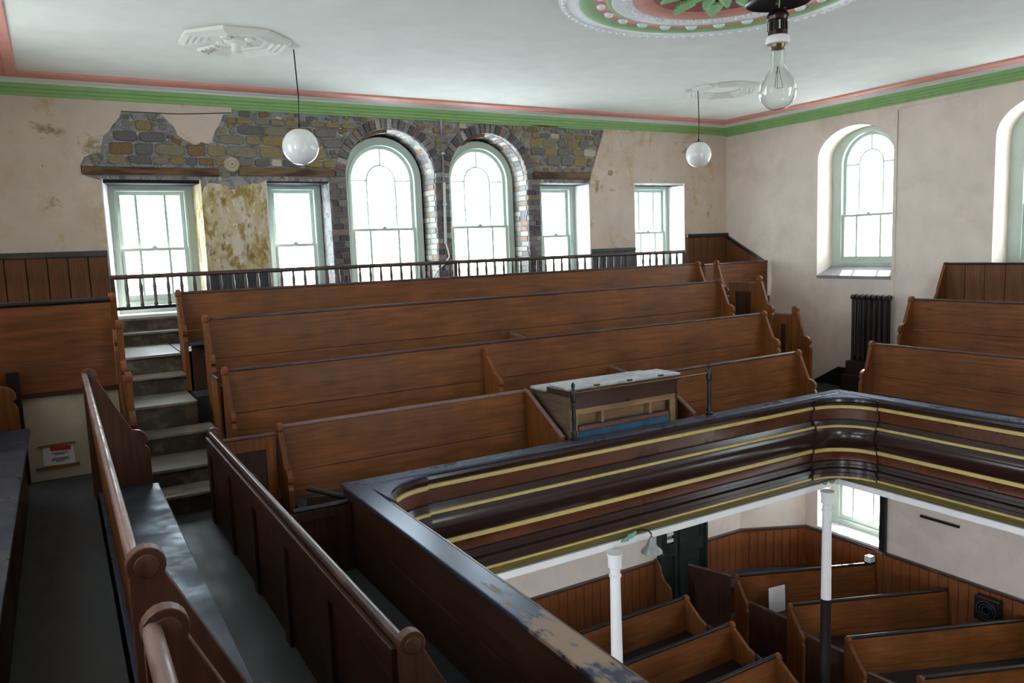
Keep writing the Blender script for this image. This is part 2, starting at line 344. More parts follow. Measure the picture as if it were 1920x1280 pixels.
while z < 7.62:
    h = rnd.choice((.075, .095, .12, .145)); x = .30+rnd.random()*.2
    while x < 7.65:
        w = h*rnd.uniform(1.1, 2.4)+.03; cx, cz = x+w/2, z+h/2
        ok = all(inside(E_POLY, cx+a*w*.36, cz+b*h*.36) for a in (-1, 1) for b in (-1, 1))
        ok = ok and all(math.hypot(max(abs(cx-c[0])-w*.4, 0), max(cz-c[1]-h*.4, 0)) > RA+.135 or cz < c[1]-h for c in (A1C, A2C))
        ok = ok and not (3.2 < cx < 6.42 and cz < 6.99) and all(not (a-w*.5 < cx < b+w*.5 and c-h*.42 < cz < d+h*.42) for a, b, c, d in LINT)
        if ok:
            o = inst('stone', rnd.choice(STONES), wall_back, (cx, YB, cz), (0, rnd.uniform(-.06, .06), 0), (w*.99, rnd.uniform(.010, .030), h*.98)); nst += 1; LAID.append((cx, cz, w, h))
        x += w+.008
    z += h+.007
for _ in range(5000):                              # small pinning stones in the gaps
    cx, cz, w = rnd.uniform(.4, 7.6), rnd.uniform(6.85, 7.63), rnd.uniform(.06, .15); h = w*rnd.uniform(.45, .8)
    if nst > 285: break
    if not all(inside(E_POLY, cx+a*w*.4, cz+b*h*.4) for a in (-1, 1) for b in (-1, 1)): continue
    if any(abs(cx-a) < (w+c)*.47 and abs(cz-b) < (h+d)*.47 for a, b, c, d in LAID): continue
    if any(math.hypot(cx-c[0], max(cz-c[1], 0)) < RA+.15+h*.4 for c in (A1C, A2C)) or (3.15 < cx < 6.42 and cz < 6.93) or any(a-w*.5 < cx < b+w*.5 and c-h*.45 < cz < d+h*.45 for a, b, c, d in LINT): continue
    inst('stone', rnd.choice(STONES), wall_back, (cx, YB, cz), (0, rnd.uniform(-.3, .3), 0), (w, rnd.uniform(.008, .022), h)); LAID.append((cx, cz, w, h)); nst += 1
# brick jambs and arches
def brick_mesh(m, w, d, h):
    me = mesh('brick', *box(-w/2, w/2, 0, d, -h/2, h/2), bevel=.006); me.materials.append(m); return me
BF = [brick_mesh(M_BRICK, w, .1, .066) for w in (.21, .125, .078)]; BR_ = brick_mesh(M_BRICKL, .1, .2, .066); BV = brick_mesh(M_BRICK, .066, .1, .13); BVI = brick_mesh(M_BRICKL, .066, .19, .06)
zz = 5.0; row = 0
while zz < 6.86:
    for xa, xb, me in ((3.18, 3.40, 0), (4.69, 4.90, 0), (6.207, 6.42, 0)):
        if row % 3 == 0: lay = ((0, 0),)
        else: lay = ((1, -.045), (2, .066)) if row % 3 == 1 else ((2, -.066), (1, .045))
        for b_, dx in lay: inst('brick', BF[b_], wall_back, ((xa+xb)/2+dx, YB-.022+rnd.uniform(-.010, .008), zz), (0, rnd.uniform(-.03, .03), 0))
    if zz > 5.2:
        for x in (4.69, 6.207):                         # the reveal that faces the camera
            for j in range(2): inst('brick', BR_, wall_back, (x+.042+rnd.uniform(-.006, .004), YB+.005+j*.2+(.03 if row % 2 else 0), zz), (0, 0, rnd.uniform(-.03, .03)))
    zz += .076; row += 1
for c in (A1C, A2C):
    n = 27
    for i in range(n):
        t = math.pi*(i+.5)/n
        for r0, me, y in ((RA+.068, BV, YB-.024),):
            inst('brick', me, wall_back, (c[0]+r0*math.cos(t), y+rnd.uniform(-.01, .006), c[1]+r0*math.sin(t)), (0, math.pi/2-t, 0))
        for j in range(2): inst('brick', BVI, wall_back, (c[0]+(RA+.022)*math.cos(t), YB+.08+j*.2, c[1]+(RA+.022)*math.sin(t)), (0, math.pi/2-t, 0))
for a, b, c, d in LINT:
    obj('lintel', box(a, b, YB-.05, YB+.02, c, d), M_TIMBER, wall_back, bevel=.008, label='weathered timber lintel let into the stonework')
obj('packing', box(.54, 1.60, YB+.03, YB+.42, 6.76, 6.83), M_VOID, wall_back)  # dark strip painted in for the shaded gap over the window head
obj('packing', box(2.36, 3.17, YB+.03, YB+.42, 6.78, 6.84), M_VOID, wall_back)  # the same painted gap shade over the narrow window
for c in (A1C, A2C):                                # board wedged over each window head
    an = [math.radians(92+i*6) for i in range(7)]
    obj('packing_board', plate([[(c[0]+.642*math.cos(t), c[1]+.642*math.sin(t)) for t in an]+[(c[0]+.602*math.cos(t), c[1]+.602*math.sin(t)) for t in reversed(an)]], YB+.03, YB+.12, XZ), M_TIMBER, wall_back)
for x, z, r in ((1.961, 6.991, .095), (7.756, 6.985, .045)):
    obj('vent_roundel', lathe([(r*.96, 0), (r, -.02), (r*.82, -.045), (r*.62, -.038), (r*.5, -.03), (r*.4, -.045), (r*.16, -.05), (.005, -.03)], (x, YB-.02, z), 14, 'y'), M_CREAM, wall_back, smooth=True, label='round plaster vent boss')

obj('rust_patch', plate([[(6.24, 7.652), (6.42, 7.648), (6.60, 7.646), (6.80, 7.650), (6.76, 7.664), (6.62, 7.660), (6.5, 7.668), (6.36, 7.658)]], YB-.030, YB-.027, XZ), paint('rust', lin(112, 44, 24), .8, .2), wall_back)
obj('picture_wire', tube([(.80, YB-.038, 7.552), (1.4, YB-.038, 7.556), (2.0, YB-.038, 7.60)], .005, 5), M_VOID, wall_back)
# ---- dado and boarding on the far wall
def boards(name, p0, p1, z0, z1, w, label, cap=.045, capm=M_BLACK, out=.03, mat=None, skip_cap=False):
    """vertical matchboards along p0-p1, standing proud to the left of the direction"""
    p0, p1 = Vector(p0+(0,)), Vector(p1+(0,)); L = (p1-p0).length; d = (p1-p0)/L; nrm = Vector((d.y, -d.x, 0)); n = max(1, round(L/w)); w = L/n
    t = empty(name, p0+Vector((0, 0, z0)), math.atan2(d.y, d.x), kind='structure', label=label)
    me = mesh('plank', *box(-w/2+.004, w/2-.004, -out, 0, 0, z1-z0), bevel=.006); me.materials.append(mat or BOARD('z'))
    obj('backing', box(0, L, -out*.45, .004, 0, z1-z0), M_VOID, t, local=True)
    for i in range(n):
        q = bpy.data.objects.new('plank', me); COL.objects.link(q); q.parent = t; q.location = ((i+.5)*w, 0, 0)
    if not skip_cap: obj('cap', box(-.005, L+.005, -out-.025, .004, z1-z0, z1-z0+cap), capm, t, bevel=.01, local=True)
    return t
boards('trim_4', (XL, YB-.034), (.52, YB-.034), 4.9, 5.93, .2, 'brown boarded dado with black cap in the far corner above the corner pew', .065, M_DADO)
boards('trim_5', (9.36, YB-.034), (XR, YB-.034), 4.9, 5.92, .16, 'brown boarded dado with black cap by the far corner of the side wall', .06, M_BLACK)
for k, (x0, x1, zt) in enumerate(((1.602, 2.345, 5.66), (7.345, 8.235, 5.74))):
    t = empty('trim_%d' % (6+k), (x0, YB-.034, 4.9), kind='structure', label=('slate-black painted dado on the yellow-stained pier', 'slate-black painted dado below the pier with yellow spots')[k])
    n = 4
    for i in range(n):
        w = (x1-x0)/n; obj('panel', box(x0+i*w+.004, x0+(i+1)*w-.004, YB-.05, YB-.034, 4.9, zt), M_DADO, t, bevel=.004)
    if k: obj('cap', box(x0, x1, YB-.06, YB-.03, zt, zt+.05), M_DADO, t, bevel=.006)
# sloping boarded dado down the side wall by the stairs
t = empty('trim_8', (XR, 9.5, 4), kind='structure', label='sloping brown boarded dado following the stairs down the side wall')
obj('board', plate([[(YB-.03, 4.3), (YB-.03, 5.92), (9.06, 5.43), (9.06, 4.3)]], XR-.03, XR-.002, YZ), BOARD('z'), t, bevel=.004)
obj('cap', plate([[(YB-.03, 5.92), (YB-.03, 5.965), (9.06, 5.475), (9.06, 5.43)]], XR-.06, XR-.002, YZ), M_BLACK, t)

# ------------------------------------------------------------------ windows
def window(idx, mp, depth_sign, frame_loop, glass, z0, zm, zt, bars, label, arched=False, nrm=(0, -1, 0), fmat=None):
    """sash window; mp maps (along, up, depth); glass = (g0, g1)"""
    g0, g1 = glass; S = depth_sign; name = 'window_%d' % idx; f = fmat or M_SAGE
    base = mp((g0+g1)/2, z0, 0); t = empty(name, base, kind='structure', label=label)
    P = lambda loops, a, b: plate(loops, a*S, b*S, mp)
    zr = (g1-g0)/2
    top = (lambda e: arch(g0-e, g1+e, zm, zt) if arched else rect(g0-e, g1+e, zm, zt+e))
    full = (lambda e: arch(g0-e, g1+e, z0-e, zt) if arched else rect(g0-e, g1+e, z0-e, zt+e))
    obj('frame', P([frame_loop, full(.045)], -.05, .06), f, t, bevel=.006)
    bead = full(.075); obj('staff_bead', P([bead, full(.045)], -.065, -.04), f, t, bevel=.004)
    s0 = .055
    up_in = arch(g0, g1, zm+.0, zt) if arched else rect(g0, g1, zm, zt)
    up_out = arch(g0-s0, g1+s0, zm-.03, zt) if arched else rect(g0-s0, g1+s0, zm-.03, zt+s0)
    us = obj('upper_sash', P([up_out, up_in], .0, .04), f, t, bevel=.004)
    ls = obj('lower_sash', P([rect(g0-s0, g1+s0, z0-s0, zm), rect(g0, g1, z0+.03, zm-.038)], -.04, -.002), f, t, bevel=.004)
    for k, x in enumerate(bars):
        if not arched: obj('glazing_bar', P([rect(x-.014, x+.014, zm, zt)], .004, .034), f, us)
        obj('glazing_bar', P([rect(x-.014, x+.014, z0+.03, zm-.03)], -.036, -.006), f, ls)
    if arched:
        c = (g0+g1)/2; ri = bars[1]-c; zs = zt
        pth = [mp(c-ri, zm, .02*S), mp(c-ri, zs, .02*S)]+[mp(c-ri*math.cos(math.pi*i/10), zs+ri*math.sin(math.pi*i/10), .02*S) for i in range(1, 11)]+[mp(c+ri, zm, .02*S)]
        obj('glazing_bar', tube(pth, .015, 6), f, us)
        for a in ((g0, zs, c-ri, zs), (c+ri, zs, g1, zs), (c, zs+ri, c, zs+zr)):
            obj('glazing_bar', tube([mp(a[0], a[1], .02*S), mp(a[2], a[3], .02*S)], .015, 6), f, us)
    obj('pane', P([up_in], .018, .022), M_PANE, us)
    obj('pane', P([rect(g0, g1, z0+.03, zm-.032)], -.022, -.018), M_PANE, ls)
    c = (g0+g1)/2; obj('sash_catch', P([[(c-.035, zm-.004), (c+.035, zm-.004), (c+.02, zm+.018), (c, zm+.03), (c-.02, zm+.018)]], -.045, -.02), f, t)
    return t
mb = lambda a, b, c: (a, YB+.42+c, b)
def bars3(g0, g1): w = (g1-g0); return [g0+w*.255, g0+w*.745]
window(1, mb, 1, rect(.60, 1.57, 5.2, 6.77), (.735, 1.40), 5.42, 6.017, 6.65, bars3(.735, 1.40), 'tall sage-framed sash window above the aisle steps')
window(2, mb, 1, rect(2.36, 3.16, 5.2, 6.78), (2.555, 3.02), 5.42, 6.017, 6.68, [], 'narrow sage-framed sash window between stained pier and brick jamb')
fa = lambda x0, x1: arch(x0, x1, 5.2, 6.86)
window(3, mb, 1, fa(3.46, 4.645), (3.622, 4.487), 5.42, 6.197, 6.862, bars3(3.622, 4.487), 'round-headed sage window on the stained-pier side of the cable conduit', True)
window(4, mb, 1, fa(4.99, 6.175), (5.15, 6.022), 5.42, 6.207, 6.866, bars3(5.15, 6.022), 'round-headed sage window on the side of the conduit away from the steps', True)
window(5, mb, 1, rect(6.44, 7.33, 5.2, 6.81), (6.737, 7.177), 5.42, 6.035, 6.705, [], 'narrow sage-framed sash window beside the round-headed pair and diagonal plaster edge')
window(6, mb, 1, rect(8.26, 9.33, 5.2, 6.82), (8.54, 9.20), 5.42, 6.047, 6.714, bars3(8.54, 9.20), 'sage-framed sash window next to the corner with the side wall')
for k, (a, b) in enumerate(((.53, 1.6), (2.35, 3.17), (3.4, 4.69), (4.9, 6.2), (6.42, 7.34), (8.24, 9.34))):
    portal(((a+b)/2, YB+.52, 6.1), (0, -1, 0), b-a, 2.3)
    obj('sill', box(a, b, YB-.02, YB+.40, 5.20, 5.235), M_WHITE if k in (0, 5) else M_MORTAR, wall_back)
FR = {'w1': rect(.61, 1.56, 5.25, 6.76), 'w2': rect(2.37, 3.15, 5.25, 6.77), 'a1': arch(3.47, 4.635, 5.25, 6.86), 'a2': arch(5.0, 6.165, 5.25, 6.86), 'w5': rect(6.45, 7.32, 5.25, 6.80), 'w6': rect(8.27, 9.32, 5.25, 6.81)}
for k in FR: obj('frame_packing', plate([HB[k], FR[k]], YB+.44, YB+.47, XZ), M_VOID, wall_back)  # near-black filler stands in for shade in the gap round each frame
mr = lambda a, b, c: (XR+.40+c, a, b); ml = lambda a, b, c: (XL-.40+c, a, b); mf = lambda a, b, c: (a, YF-.4+c, b)
wi = 7
for k, (a, b) in enumerate(SIDEW):
    g = (a+.22, b-.22)
    window(wi, mr, 1, arch(a, b, 5.22, 7.02, .445), g, 5.50, 6.175, 6.93, bars3(*g), ('round-headed sage window above the radiator in the side wall', 'round-headed sage window at the picture edge above the boarded wall pew', 'round-headed sage window further along the side wall')[k], True); wi += 1
    la, lb = LOWW[k]
    window(wi, mr, 1, rect(la-.01, lb+.01, 1.16, 2.73), (la+.2, lb-.2), 1.32, 1.95, 2.6, bars3(la+.2, lb-.2), ('pale window of the ground floor below the gallery', 'pale ground floor window beyond the picture edge', 'farthest pale ground floor window beyond the picture edge')[k]); wi += 1
    window(wi, ml, -1, arch(a, b, 5.22, 7.02, .445), g, 5.50, 6.175, 6.93, bars3(*g), 'round-headed sage window %d in the wall beside the camera' % (k+1), True); wi += 1
    for s, x in ((-1, XR+.52), (1, XL-.52)):
        portal((x, (a+b)/2, 6.35), (s, 0, 0), b-a, 2.2)
        portal((x, (la+lb)/2, 1.95), (s, 0, 0), lb-la, 1.5)
    obj('sill', plate([[(XR-.004, 5.2), (XR-.004, 5.25), (XR+.36, 5.385), (XR+.36, 5.2)]], a, b, XZ), M_SILL, wall_right)
    obj('sill', box(XR-.02, XR+.38, la, lb, 1.14, 1.175), M_WHITE, wall_right)
for a in (2.2,): portal((a+.65, YF-.52, 1.8), (0, 1, 0), 1.3, 1.8); window(wi, mf, -1, rect(a-.01, a+1.31, .89, 2.71), (a+.15, a+1.15), 1.05, 1.8, 2.55, bars3(a+.15, a+1.15), 'ground floor window in the end wall behind the camera'); wi += 1
for k, (a, b) in enumerate(FW):
    g = (a+.2, b-.2); window(wi, mf, -1, arch(a, b, 4.28, 6.8), g, 4.45, 5.6, 6.8, bars3(*g), 'round-headed sage window %d in the end wall behind the camera' % (k+1), True); wi += 1
    portal(((a+b)/2, YF-.52, 5.85), (0, 1, 0), b-a, 3.1)

# ------------------------------------------------------------------ galleries
GX0, GX1, GY = 1.796, 7.846, 5.823                  # gallery side of the parapet ledge
def tiers(name, parts, label): return obj(name, join(*[box(*p) for p in parts]), M_FLOORB, kind='structure', label=label)
tiers('floor_gallery_left', [(.93, GX0+.1, YF, 6.5, 3.0, 3.42), (.10, .93, YF, 6.6, 3.0, 3.81), (XL, .10, YF, 6.97, 3.0, 4.17), (XL, .36, 7.03, YB, 3.0, 4.9)], 'stepped dark floor of the near side gallery')
tiers('floor_gallery_back', [(1.0, 8.12, GY-.1, 6.52, 3.0, 3.4), (1.2, 8.12, 6.52, 7.22, 3.0, 3.80), (1.2, 8.12, 7.22, 7.94, 3.0, 4.20), (1.07, 8.3, 7.94, 8.66, 3.0, 4.53), (1.05, 8.75, 8.66, YB, 3.0, 4.9)], 'stepped dark floor of the end gallery')
tiers('floor_gallery_right', [(GX1-.1, XR, YF, 6.6, 3.0, 3.42), (8.12, XR, 5.5, 9.0, 3.0, 3.55), (8.72, XR, YF, 5.98, 3.0, 3.85), (9.52, XR, YF, 5.98, 3.0, 4.3), (8.12, 8.75, 7.3, 8.66, 3.0, 4.2), (8.75, XR, 9.0, YB, 3.0, 4.9)], 'stepped dark floor of the far side gallery')
for nm, q, lab in (('ceiling_gallery_left', (XL, GX0+.055, YF, YB), 'white underside of the near side gallery'), ('ceiling_gallery_back', (GX0+.06, GX1-.06, GY-.055, YB), 'white underside of the end gallery'), ('ceiling_gallery_right', (GX1-.055, XR, YF, YB), 'white underside of the far side gallery')):
    obj(nm, box(*q, 2.956, 2.999), M_WHITE, kind='structure', label=lab)

# parapet: section swept round the three sides, d measured from the gallery side towards the open well
R0 = .50
def u_path(d, fillet=False, only=None):
    a, b, c = GX0+d, GY-d, GX1-d
    return [(a, YF), (a, b), (c, b), (c, YF)]
def arc_path(side):
    def f(d):
        r = max(R0-(d-.15), .02)
        cx = GX0+.15+R0 if side == 0 else GX1-.15-R0; cy = GY-.15-R0
        ang = [math.pi-i*math.pi/2/12 for i in range(13)] if side == 0 else [math.pi/2-i*math.pi/2/12 for i in range(13)]
        return [(cx+r*math.cos(t), cy+r*math.sin(t)) for t in ang]
    return f
gf = empty('gallery_parapet', (4.82, GY, 2.93), label='dark varnished gallery parapet with gold bands running round three sides of the open well', cat='parapet')
BANDS = [('cornice_moulding', M_DARKM, [(.15, 4.03), (.185, 4.025), (.19, 4.0), (.165, 3.985), (.16, 3.955)]),
         ('gold_band', M_GOLD, [(.16, 3.955), (.172, 3.950), (.176, 3.935), (.172, 3.918), (.158, 3.914)]),
         ('frieze', M_FACEB, [(.158, 3.914), (.145, 3.905), (.135, 3.79)]),
         ('moulding', M_DARKM, [(.135, 3.79), (.16, 3.785), (.175, 3.755), (.185, 3.732)]),
         ('gold_band', M_GOLD, [(.185, 3.732), (.195, 3.728), (.197, 3.706), (.19, 3.702)]),
         ('swelling', M_DARKM, [(.19, 3.702), (.215, 3.67), (.225, 3.62), (.218, 3.56), (.195, 3.50), (.165, 3.46)]),
         ('gold_band', M_GOLD, [(.165, 3.46), (.172, 3.456), (.172, 3.42), (.16, 3.414)]),
         ('frieze', M_FACEB, [(.16, 3.414), (.15, 3.40), (.15, 3.32)]),
         ('moulding', M_DARKM, [(.15, 3.32), (.172, 3.312), (.172, 3.275), (.15, 3.262), (.15, 3.235), (.178, 3.22), (.178, 3.18), (.155, 3.165), (.155, 3.125)]),
         ('gold_band', M_GOLD, [(.155, 3.125), (.165, 3.121), (.165, 3.104), (.155, 3.10)]),
         ('cove', M_OLIVE, [(.155, 3.10), (.15, 3.075), (.12, 3.055), (.115, 3.03), (.10, 3.02), (.095, 3.012)]),
         ('fascia', M_WHITE, [(.095, 3.012), (.125, 3.008), (.125, 2.942), (.06, 2.94), (.03, 2.955)])]
for n, m, pr in BANDS:
    b = obj(n, sweep(u_path, pr), m, gf, smooth=True)
    if n not in ('cove', 'fascia'):
        for side in (0, 1): obj('corner_'+n, sweep(arc_path(side), [(d+.028, z) for d, z in pr]), m, b, smooth=True)
ALLP = [p for n, m, pr in BANDS if n not in ('cove', 'fascia') for p in pr]
for side in (0, 1):                                 # the board that fills each rounded corner, and the square returns at its ends
    f = arc_path(side); inner = f(.19)
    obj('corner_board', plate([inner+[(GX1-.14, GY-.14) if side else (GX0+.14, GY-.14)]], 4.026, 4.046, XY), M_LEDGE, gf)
    for k in (0, 12):
        o_, i_ = [f(d+.028)[k] for d, z in ALLP], [f(.10)[k] for d, z in ALLP]
        V = [(p[0], p[1], q[1]) for p, q in zip(o_, ALLP)]+[(p[0], p[1], q[1]) for p, q in zip(i_, ALLP)]; m = len(ALLP)
        obj('corner_return', (V, [(j, j+1, m+j+1, m+j) for j in range(m-1)]), M_DARKM, gf)
L0, L1, W = GX0-.012, GX1+.012, .15
def ledge(pts, name='ledge'): return obj(name, plate([pts], 4.02, 4.05, XY), M_LEDGE, gf, bevel=.01)
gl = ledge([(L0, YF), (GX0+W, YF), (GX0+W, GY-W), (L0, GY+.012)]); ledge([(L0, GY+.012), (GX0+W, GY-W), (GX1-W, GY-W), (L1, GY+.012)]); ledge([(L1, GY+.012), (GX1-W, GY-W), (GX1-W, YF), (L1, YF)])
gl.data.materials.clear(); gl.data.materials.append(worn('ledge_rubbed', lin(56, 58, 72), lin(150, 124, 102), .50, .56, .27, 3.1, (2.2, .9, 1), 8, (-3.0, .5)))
obj('bead', tube([(GX0+W+.003, YF, 4.04), (GX0+W+.003, GY-W-R0, 4.04)], .009, 6), M_RAIL, gl)
for nm, x0, x1, y0, y1 in (('inner_panel', GX0+.005, GX0+.04, YF, GY), ('inner_panel', GX0, GX1, GY-.04, GY-.005), ('inner_panel', GX1-.04, GX1-.005, YF, GY)):
    for z0, z1 in ((3.42, 3.73), (3.735, 4.02)): obj(nm, box(x0, x1, y0, y1, z0, z1), OAKD('y' if x1-x0 < .1 else 'x'), gf, bevel=.004)

# ------------------------------------------------------------------ pews
def pew_outline(h, nf, nz, back=.03, depth=None):
    """side profile of a pew end: (forward, up); round knob, sloping edge, scroll nose"""
    r = .05; pts = [(-back, 0), (-back, h-.07)]
    pts += [(.015+r*math.cos(t), h+.005-r*.4+r*math.sin(t)) for t in [math.radians(210-i*20) for i in range(13)]]
    zn = h-nz
    pts += [(nf-.105, zn+.052), (nf-.085, zn+.048), (nf-.05, zn+.04), (nf-.02, zn+.018), (nf-.003, zn-.012), (nf, zn-.045), (nf-.022, zn-.06), (nf-.028, zn-.075), (nf-.012, zn-.088), (nf+.004, zn-.115)]
    d = depth or nf+.004; pts += [(d, 0)]
    return pts
def pew(label, org, rz, L, zf, zs, zr, ends=(True, True), nf=.29, nz=.37, group=None, name='pew', seam=.40, mid=(), back_panels=False, rail=None, seat=True, wm=None, tilt=.05, sm=None, em=None):
    """org = back corner on the floor; local x along, -y forward. zf/zs/zr: floor, seat and rail heights"""
    t = empty(name, (org[0], org[1], zf), rz, label=label, cat='pew', group=group); H = zr-zf; S = zs-zf; m = wm or OAK('x')
    def part(n, vf, mat, bev=.004, par=None, smooth=False): return obj(n, vf, mat, par or t, bevel=bev, smooth=smooth, local=True)
    lean = lambda z: -tilt*(1-(z-S)/(H-S))
    def slab(z0, z1, th=.024):
        V, F = box(0, L, 0, th, z0, z1); return [(x, y+lean(z), z) for x, y, z in V], F
    zm = H-seam
    part('back_board', slab(zm+.004, H-.02), m); part('lower_board', slab(.04 if not seat else S-.06, zm), m)
    part('back_rail', tube([(-.0, .012, H-.008), (L, .012, H-.008)], .026 if rail is M_BLACK else .018 if L > 3.9 else .021, 10), rail or M_RAIL, 0, None, True)
    if seat:
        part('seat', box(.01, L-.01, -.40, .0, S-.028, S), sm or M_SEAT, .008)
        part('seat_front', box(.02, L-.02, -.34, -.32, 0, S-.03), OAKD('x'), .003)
    out = pew_outline(H, nf, nz)
    def end(x):
        e = part('end_panel', plate([[(-f, z) for f, z in out]], x-.022, x+.022, lambda a, b, c: (c, a, b)), em or (OAK('z') if wm is None else wm), .004)
        for s in (-1, 1): part('roundel', lathe([(.032, 0), (.03, s*.006), (.014, s*.010), (.002, s*.008)], (x+s*.022, -.015, H-.015), 12, 'x'), em or OAK('z'), 0, e, True)
    if ends[0]: end(-.02)
    if ends[1]: end(L+.02)
    for x in mid: end(x)
    if back_panels:
        n = max(2, round(L/.85)); b = OAKD('x')
        part('rear_top_rail', box(0, L, .024, .05, H-.14, H-.03), b); part('rear_bottom_rail', box(0, L, .024, .05, .0, .12), b)
        part('rear_panel', box(0, L, .0, .03, .1, H-.12), b)
        for i in range(n+1):
            x = i*(L-.1)/n; part('rear_stile', box(x, x+.1, .024, .05, .12, H-.14), OAKD('z'))
    return t
HP = math.pi/2
# end gallery, facing the camera
pew('longest top row pew in front of the baluster rail', (1.085, 8.65), 0, 7.24, 4.53, 5.02, 5.52, group='end gallery pews')
pew('second row pew of the end gallery, scuffed pale streaks above its middle', (1.22, 7.94), 0, 6.83, 4.20, 4.66, 5.283, group='end gallery pews')
p3 = pew('third row pew of the end gallery with a scrolled divider in its middle', (1.236, 7.22), 0, 6.895, 3.80, 4.22, 4.857, group='end gallery pews')
pew('short front row pew of the end gallery by the rounded parapet corner', (1.516, 6.52), 0, 2.415, 3.4, 3.81, 4.428, (True, False), group='end gallery pews', rail=M_RAILW)
pew('front row pew of the end gallery beyond the harmonium', (5.62, 6.52), 0, 2.35, 3.4, 3.81, 4.412, (False, True), group='end gallery pews')
# scrolled divider standing inside the third row, and low partitions
obj('divider', plate([[(7.17-f, 3.81+z) for f, z in pew_outline(.96, .33, .27, 0)]], 3.83, 3.874, YZ), OAK('z'), p3, bevel=.005, label='scrolled divider standing in the middle of the pew')
def partition(label, x, pts, zb, name='low_partition'):
    """wooden partition across the row; pts = top edge [(y, z)] from the back forward"""
    t = empty(name, (x, sum(p[0] for p in pts)/len(pts), zb), label=label, cat='partition')
    obj('panel', plate([pts+[(pts[-1][0], zb), (pts[0][0], zb)]], x-.014, x+.014, YZ), OAK('z'), t, bevel=.003)
    obj('capping', tube([(x, y, z+.004) for y, z in pts], .021, 8), M_RAILW, t, smooth=True)
partition('sloping wooden partition closing the short front pew beside the harmonium', 3.945, [(6.53, 4.425), (6.47, 4.42), (5.86, 4.065)], 3.5)
partition('sloping wooden partition on the far side of the harmonium', 5.60, [(6.53, 4.40), (6.47, 4.39), (5.86, 4.06)], 3.5)
partition('low partition showing between the second and third row pews', 4.608, [(7.93, 4.845), (7.56, 4.80)], 4.20)
partition('low partition showing between third row pew and harmonium', 5.53, [(7.21, 4.415), (6.75, 4.37)], 3.80)
# near side gallery, facing the well
pew('long near side pew with panelled back next to the parapet', (.93, 2.42), HP, 3.86, 3.42, 3.84, 4.51, nf=.33, nz=.42, back_panels=True, group='near side gallery pews', wm=OAKD('x'), rail=M_RAIL, em=ENDW)
pew('long near side pew with blue-sheened seat and pale worn rail', (.118, 2.22), HP, 4.03, 3.81, 4.20, 5.07, nf=.36, nz=.50, group='near side gallery pews', rail=M_RAILW, seam=.45, em=ENDW)
pew('near side pew with peeling pale rail at the bottom edge of the picture', (.118, -.62), HP, 2.38, 3.81, 4.20, 5.07, nf=.36, nz=.50, group='near side gallery pews', rail=M_RAILW, em=ENDW)
pew('topmost near side pew against the wall at the picture edge, grey seat', (-.66, -.62), HP, 6.95, 4.17, 4.72, 5.43, nf=.34, nz=.45, group='near side gallery pews', rail=M_RAIL)
# far side gallery
pew('front row pew of the far side gallery behind the parapet corner', (8.72, 5.95), -HP, 6.55, 3.42, 3.88, 4.50, nf=.24, nz=.36, group='far side gallery pews')
pew('middle row pew of the far side gallery, next to the radiator', (9.52, 5.95), -HP, 6.55, 3.85, 4.35, 5.01, nf=.27, nz=.36, group='far side gallery pews')
t = empty('wall_pew', (10.27, 2.7, 4.3), label='boarded pew against the side wall below the round-headed window at the picture edge', cat='pew', group='far side gallery pews')
n = 26; w = 6.55/n; me = mesh('plank', *box(-.012, .012, -w/2+.004, w/2-.004, 0, 1.12), bevel=.005); me.materials.append(BOARD('z'))
for i in range(n): inst('plank', me, t, (10.27, 5.97-(i+.5)*w, 4.3))
obj('backing', box(10.278, 10.3, -.58, 5.97, 4.3, 5.42), M_VOID, t)
obj('cap_rail', box(10.235, 10.31, -.58, 5.99, 5.42, 5.445), M_BLACK, t, bevel=.008)
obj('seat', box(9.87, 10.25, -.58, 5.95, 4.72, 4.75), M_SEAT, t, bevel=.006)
obj('end_panel', plate([[(10.29, 4.3), (10.29, 5.45), (10.25, 5.45), (10.10, 5.12), (10.09, 5.06), (10.06, 5.02), (10.02, 4.96), (10.01, 4.88), (10.03, 4.84), (10.0, 4.78), (9.86, 4.76), (9.86, 4.3)]], 5.96, 6.0, XZ), OAK('z'), t, bevel=.005)
# corner pew front and boxed wall at the foot of the aisle steps
t = empty('corner_pew_front', (-.16, 6.97, 4.17), label='tall wooden pew front with black rail above a cream boarded wall, beside the aisle steps', cat='pew front')
obj('upper_board', box(XL, .345, 6.95, 6.975, 5.09, 5.545), OAK('x'), t, bevel=.003); obj('lower_board', box(XL, .345, 6.953, 6.975, 4.87, 5.086), OAK('x'), t, bevel=.003)
obj('rail', tube([(XL, 6.96, 5.56), (.35, 6.96, 5.56)], .024, 8), M_BLACK, t, smooth=True); obj('bottom_rail', box(XL, .345, 6.945, 6.975, 4.835, 4.868), OAKD('x'), t)
obj('cream_panel', box(XL, .345, 6.98, 7.02, 4.17, 4.84), M_CREAM, t)
obj('post', box(-.40, -.315, 6.88, 6.94, 4.175, 5.06), M_BLACK, t, bevel=.006)
for k, (x, y, h, zb, lab) in enumerate(((.372, 7.12, 5.575, 3.8, 'tallest scrolled end post at the head of the aisle screen'), (.388, 6.82, 5.37, 3.8, 'middle scrolled end post of the aisle screen'), (.40, 6.55, 4.985, 3.8, 'lowest scrolled end post of the aisle screen'))):
    t = empty('screen_post', (x, y, zb), label=lab, cat='post', group='scrolled posts beside the aisle steps')
    obj('post_panel', plate([[(y-f, zb+z) for f, z in pew_outline(h-zb, .15, .32)]], x-.022, x+.022, YZ), OAK('z'), t, bevel=.005)
    obj('roundel', lathe([(.03, 0), (.028, .008), (.012, .012), (.002, .01)], (x+.022, y-.015, h-.015), 12, 'x'), OAK('z'), t, smooth=True)
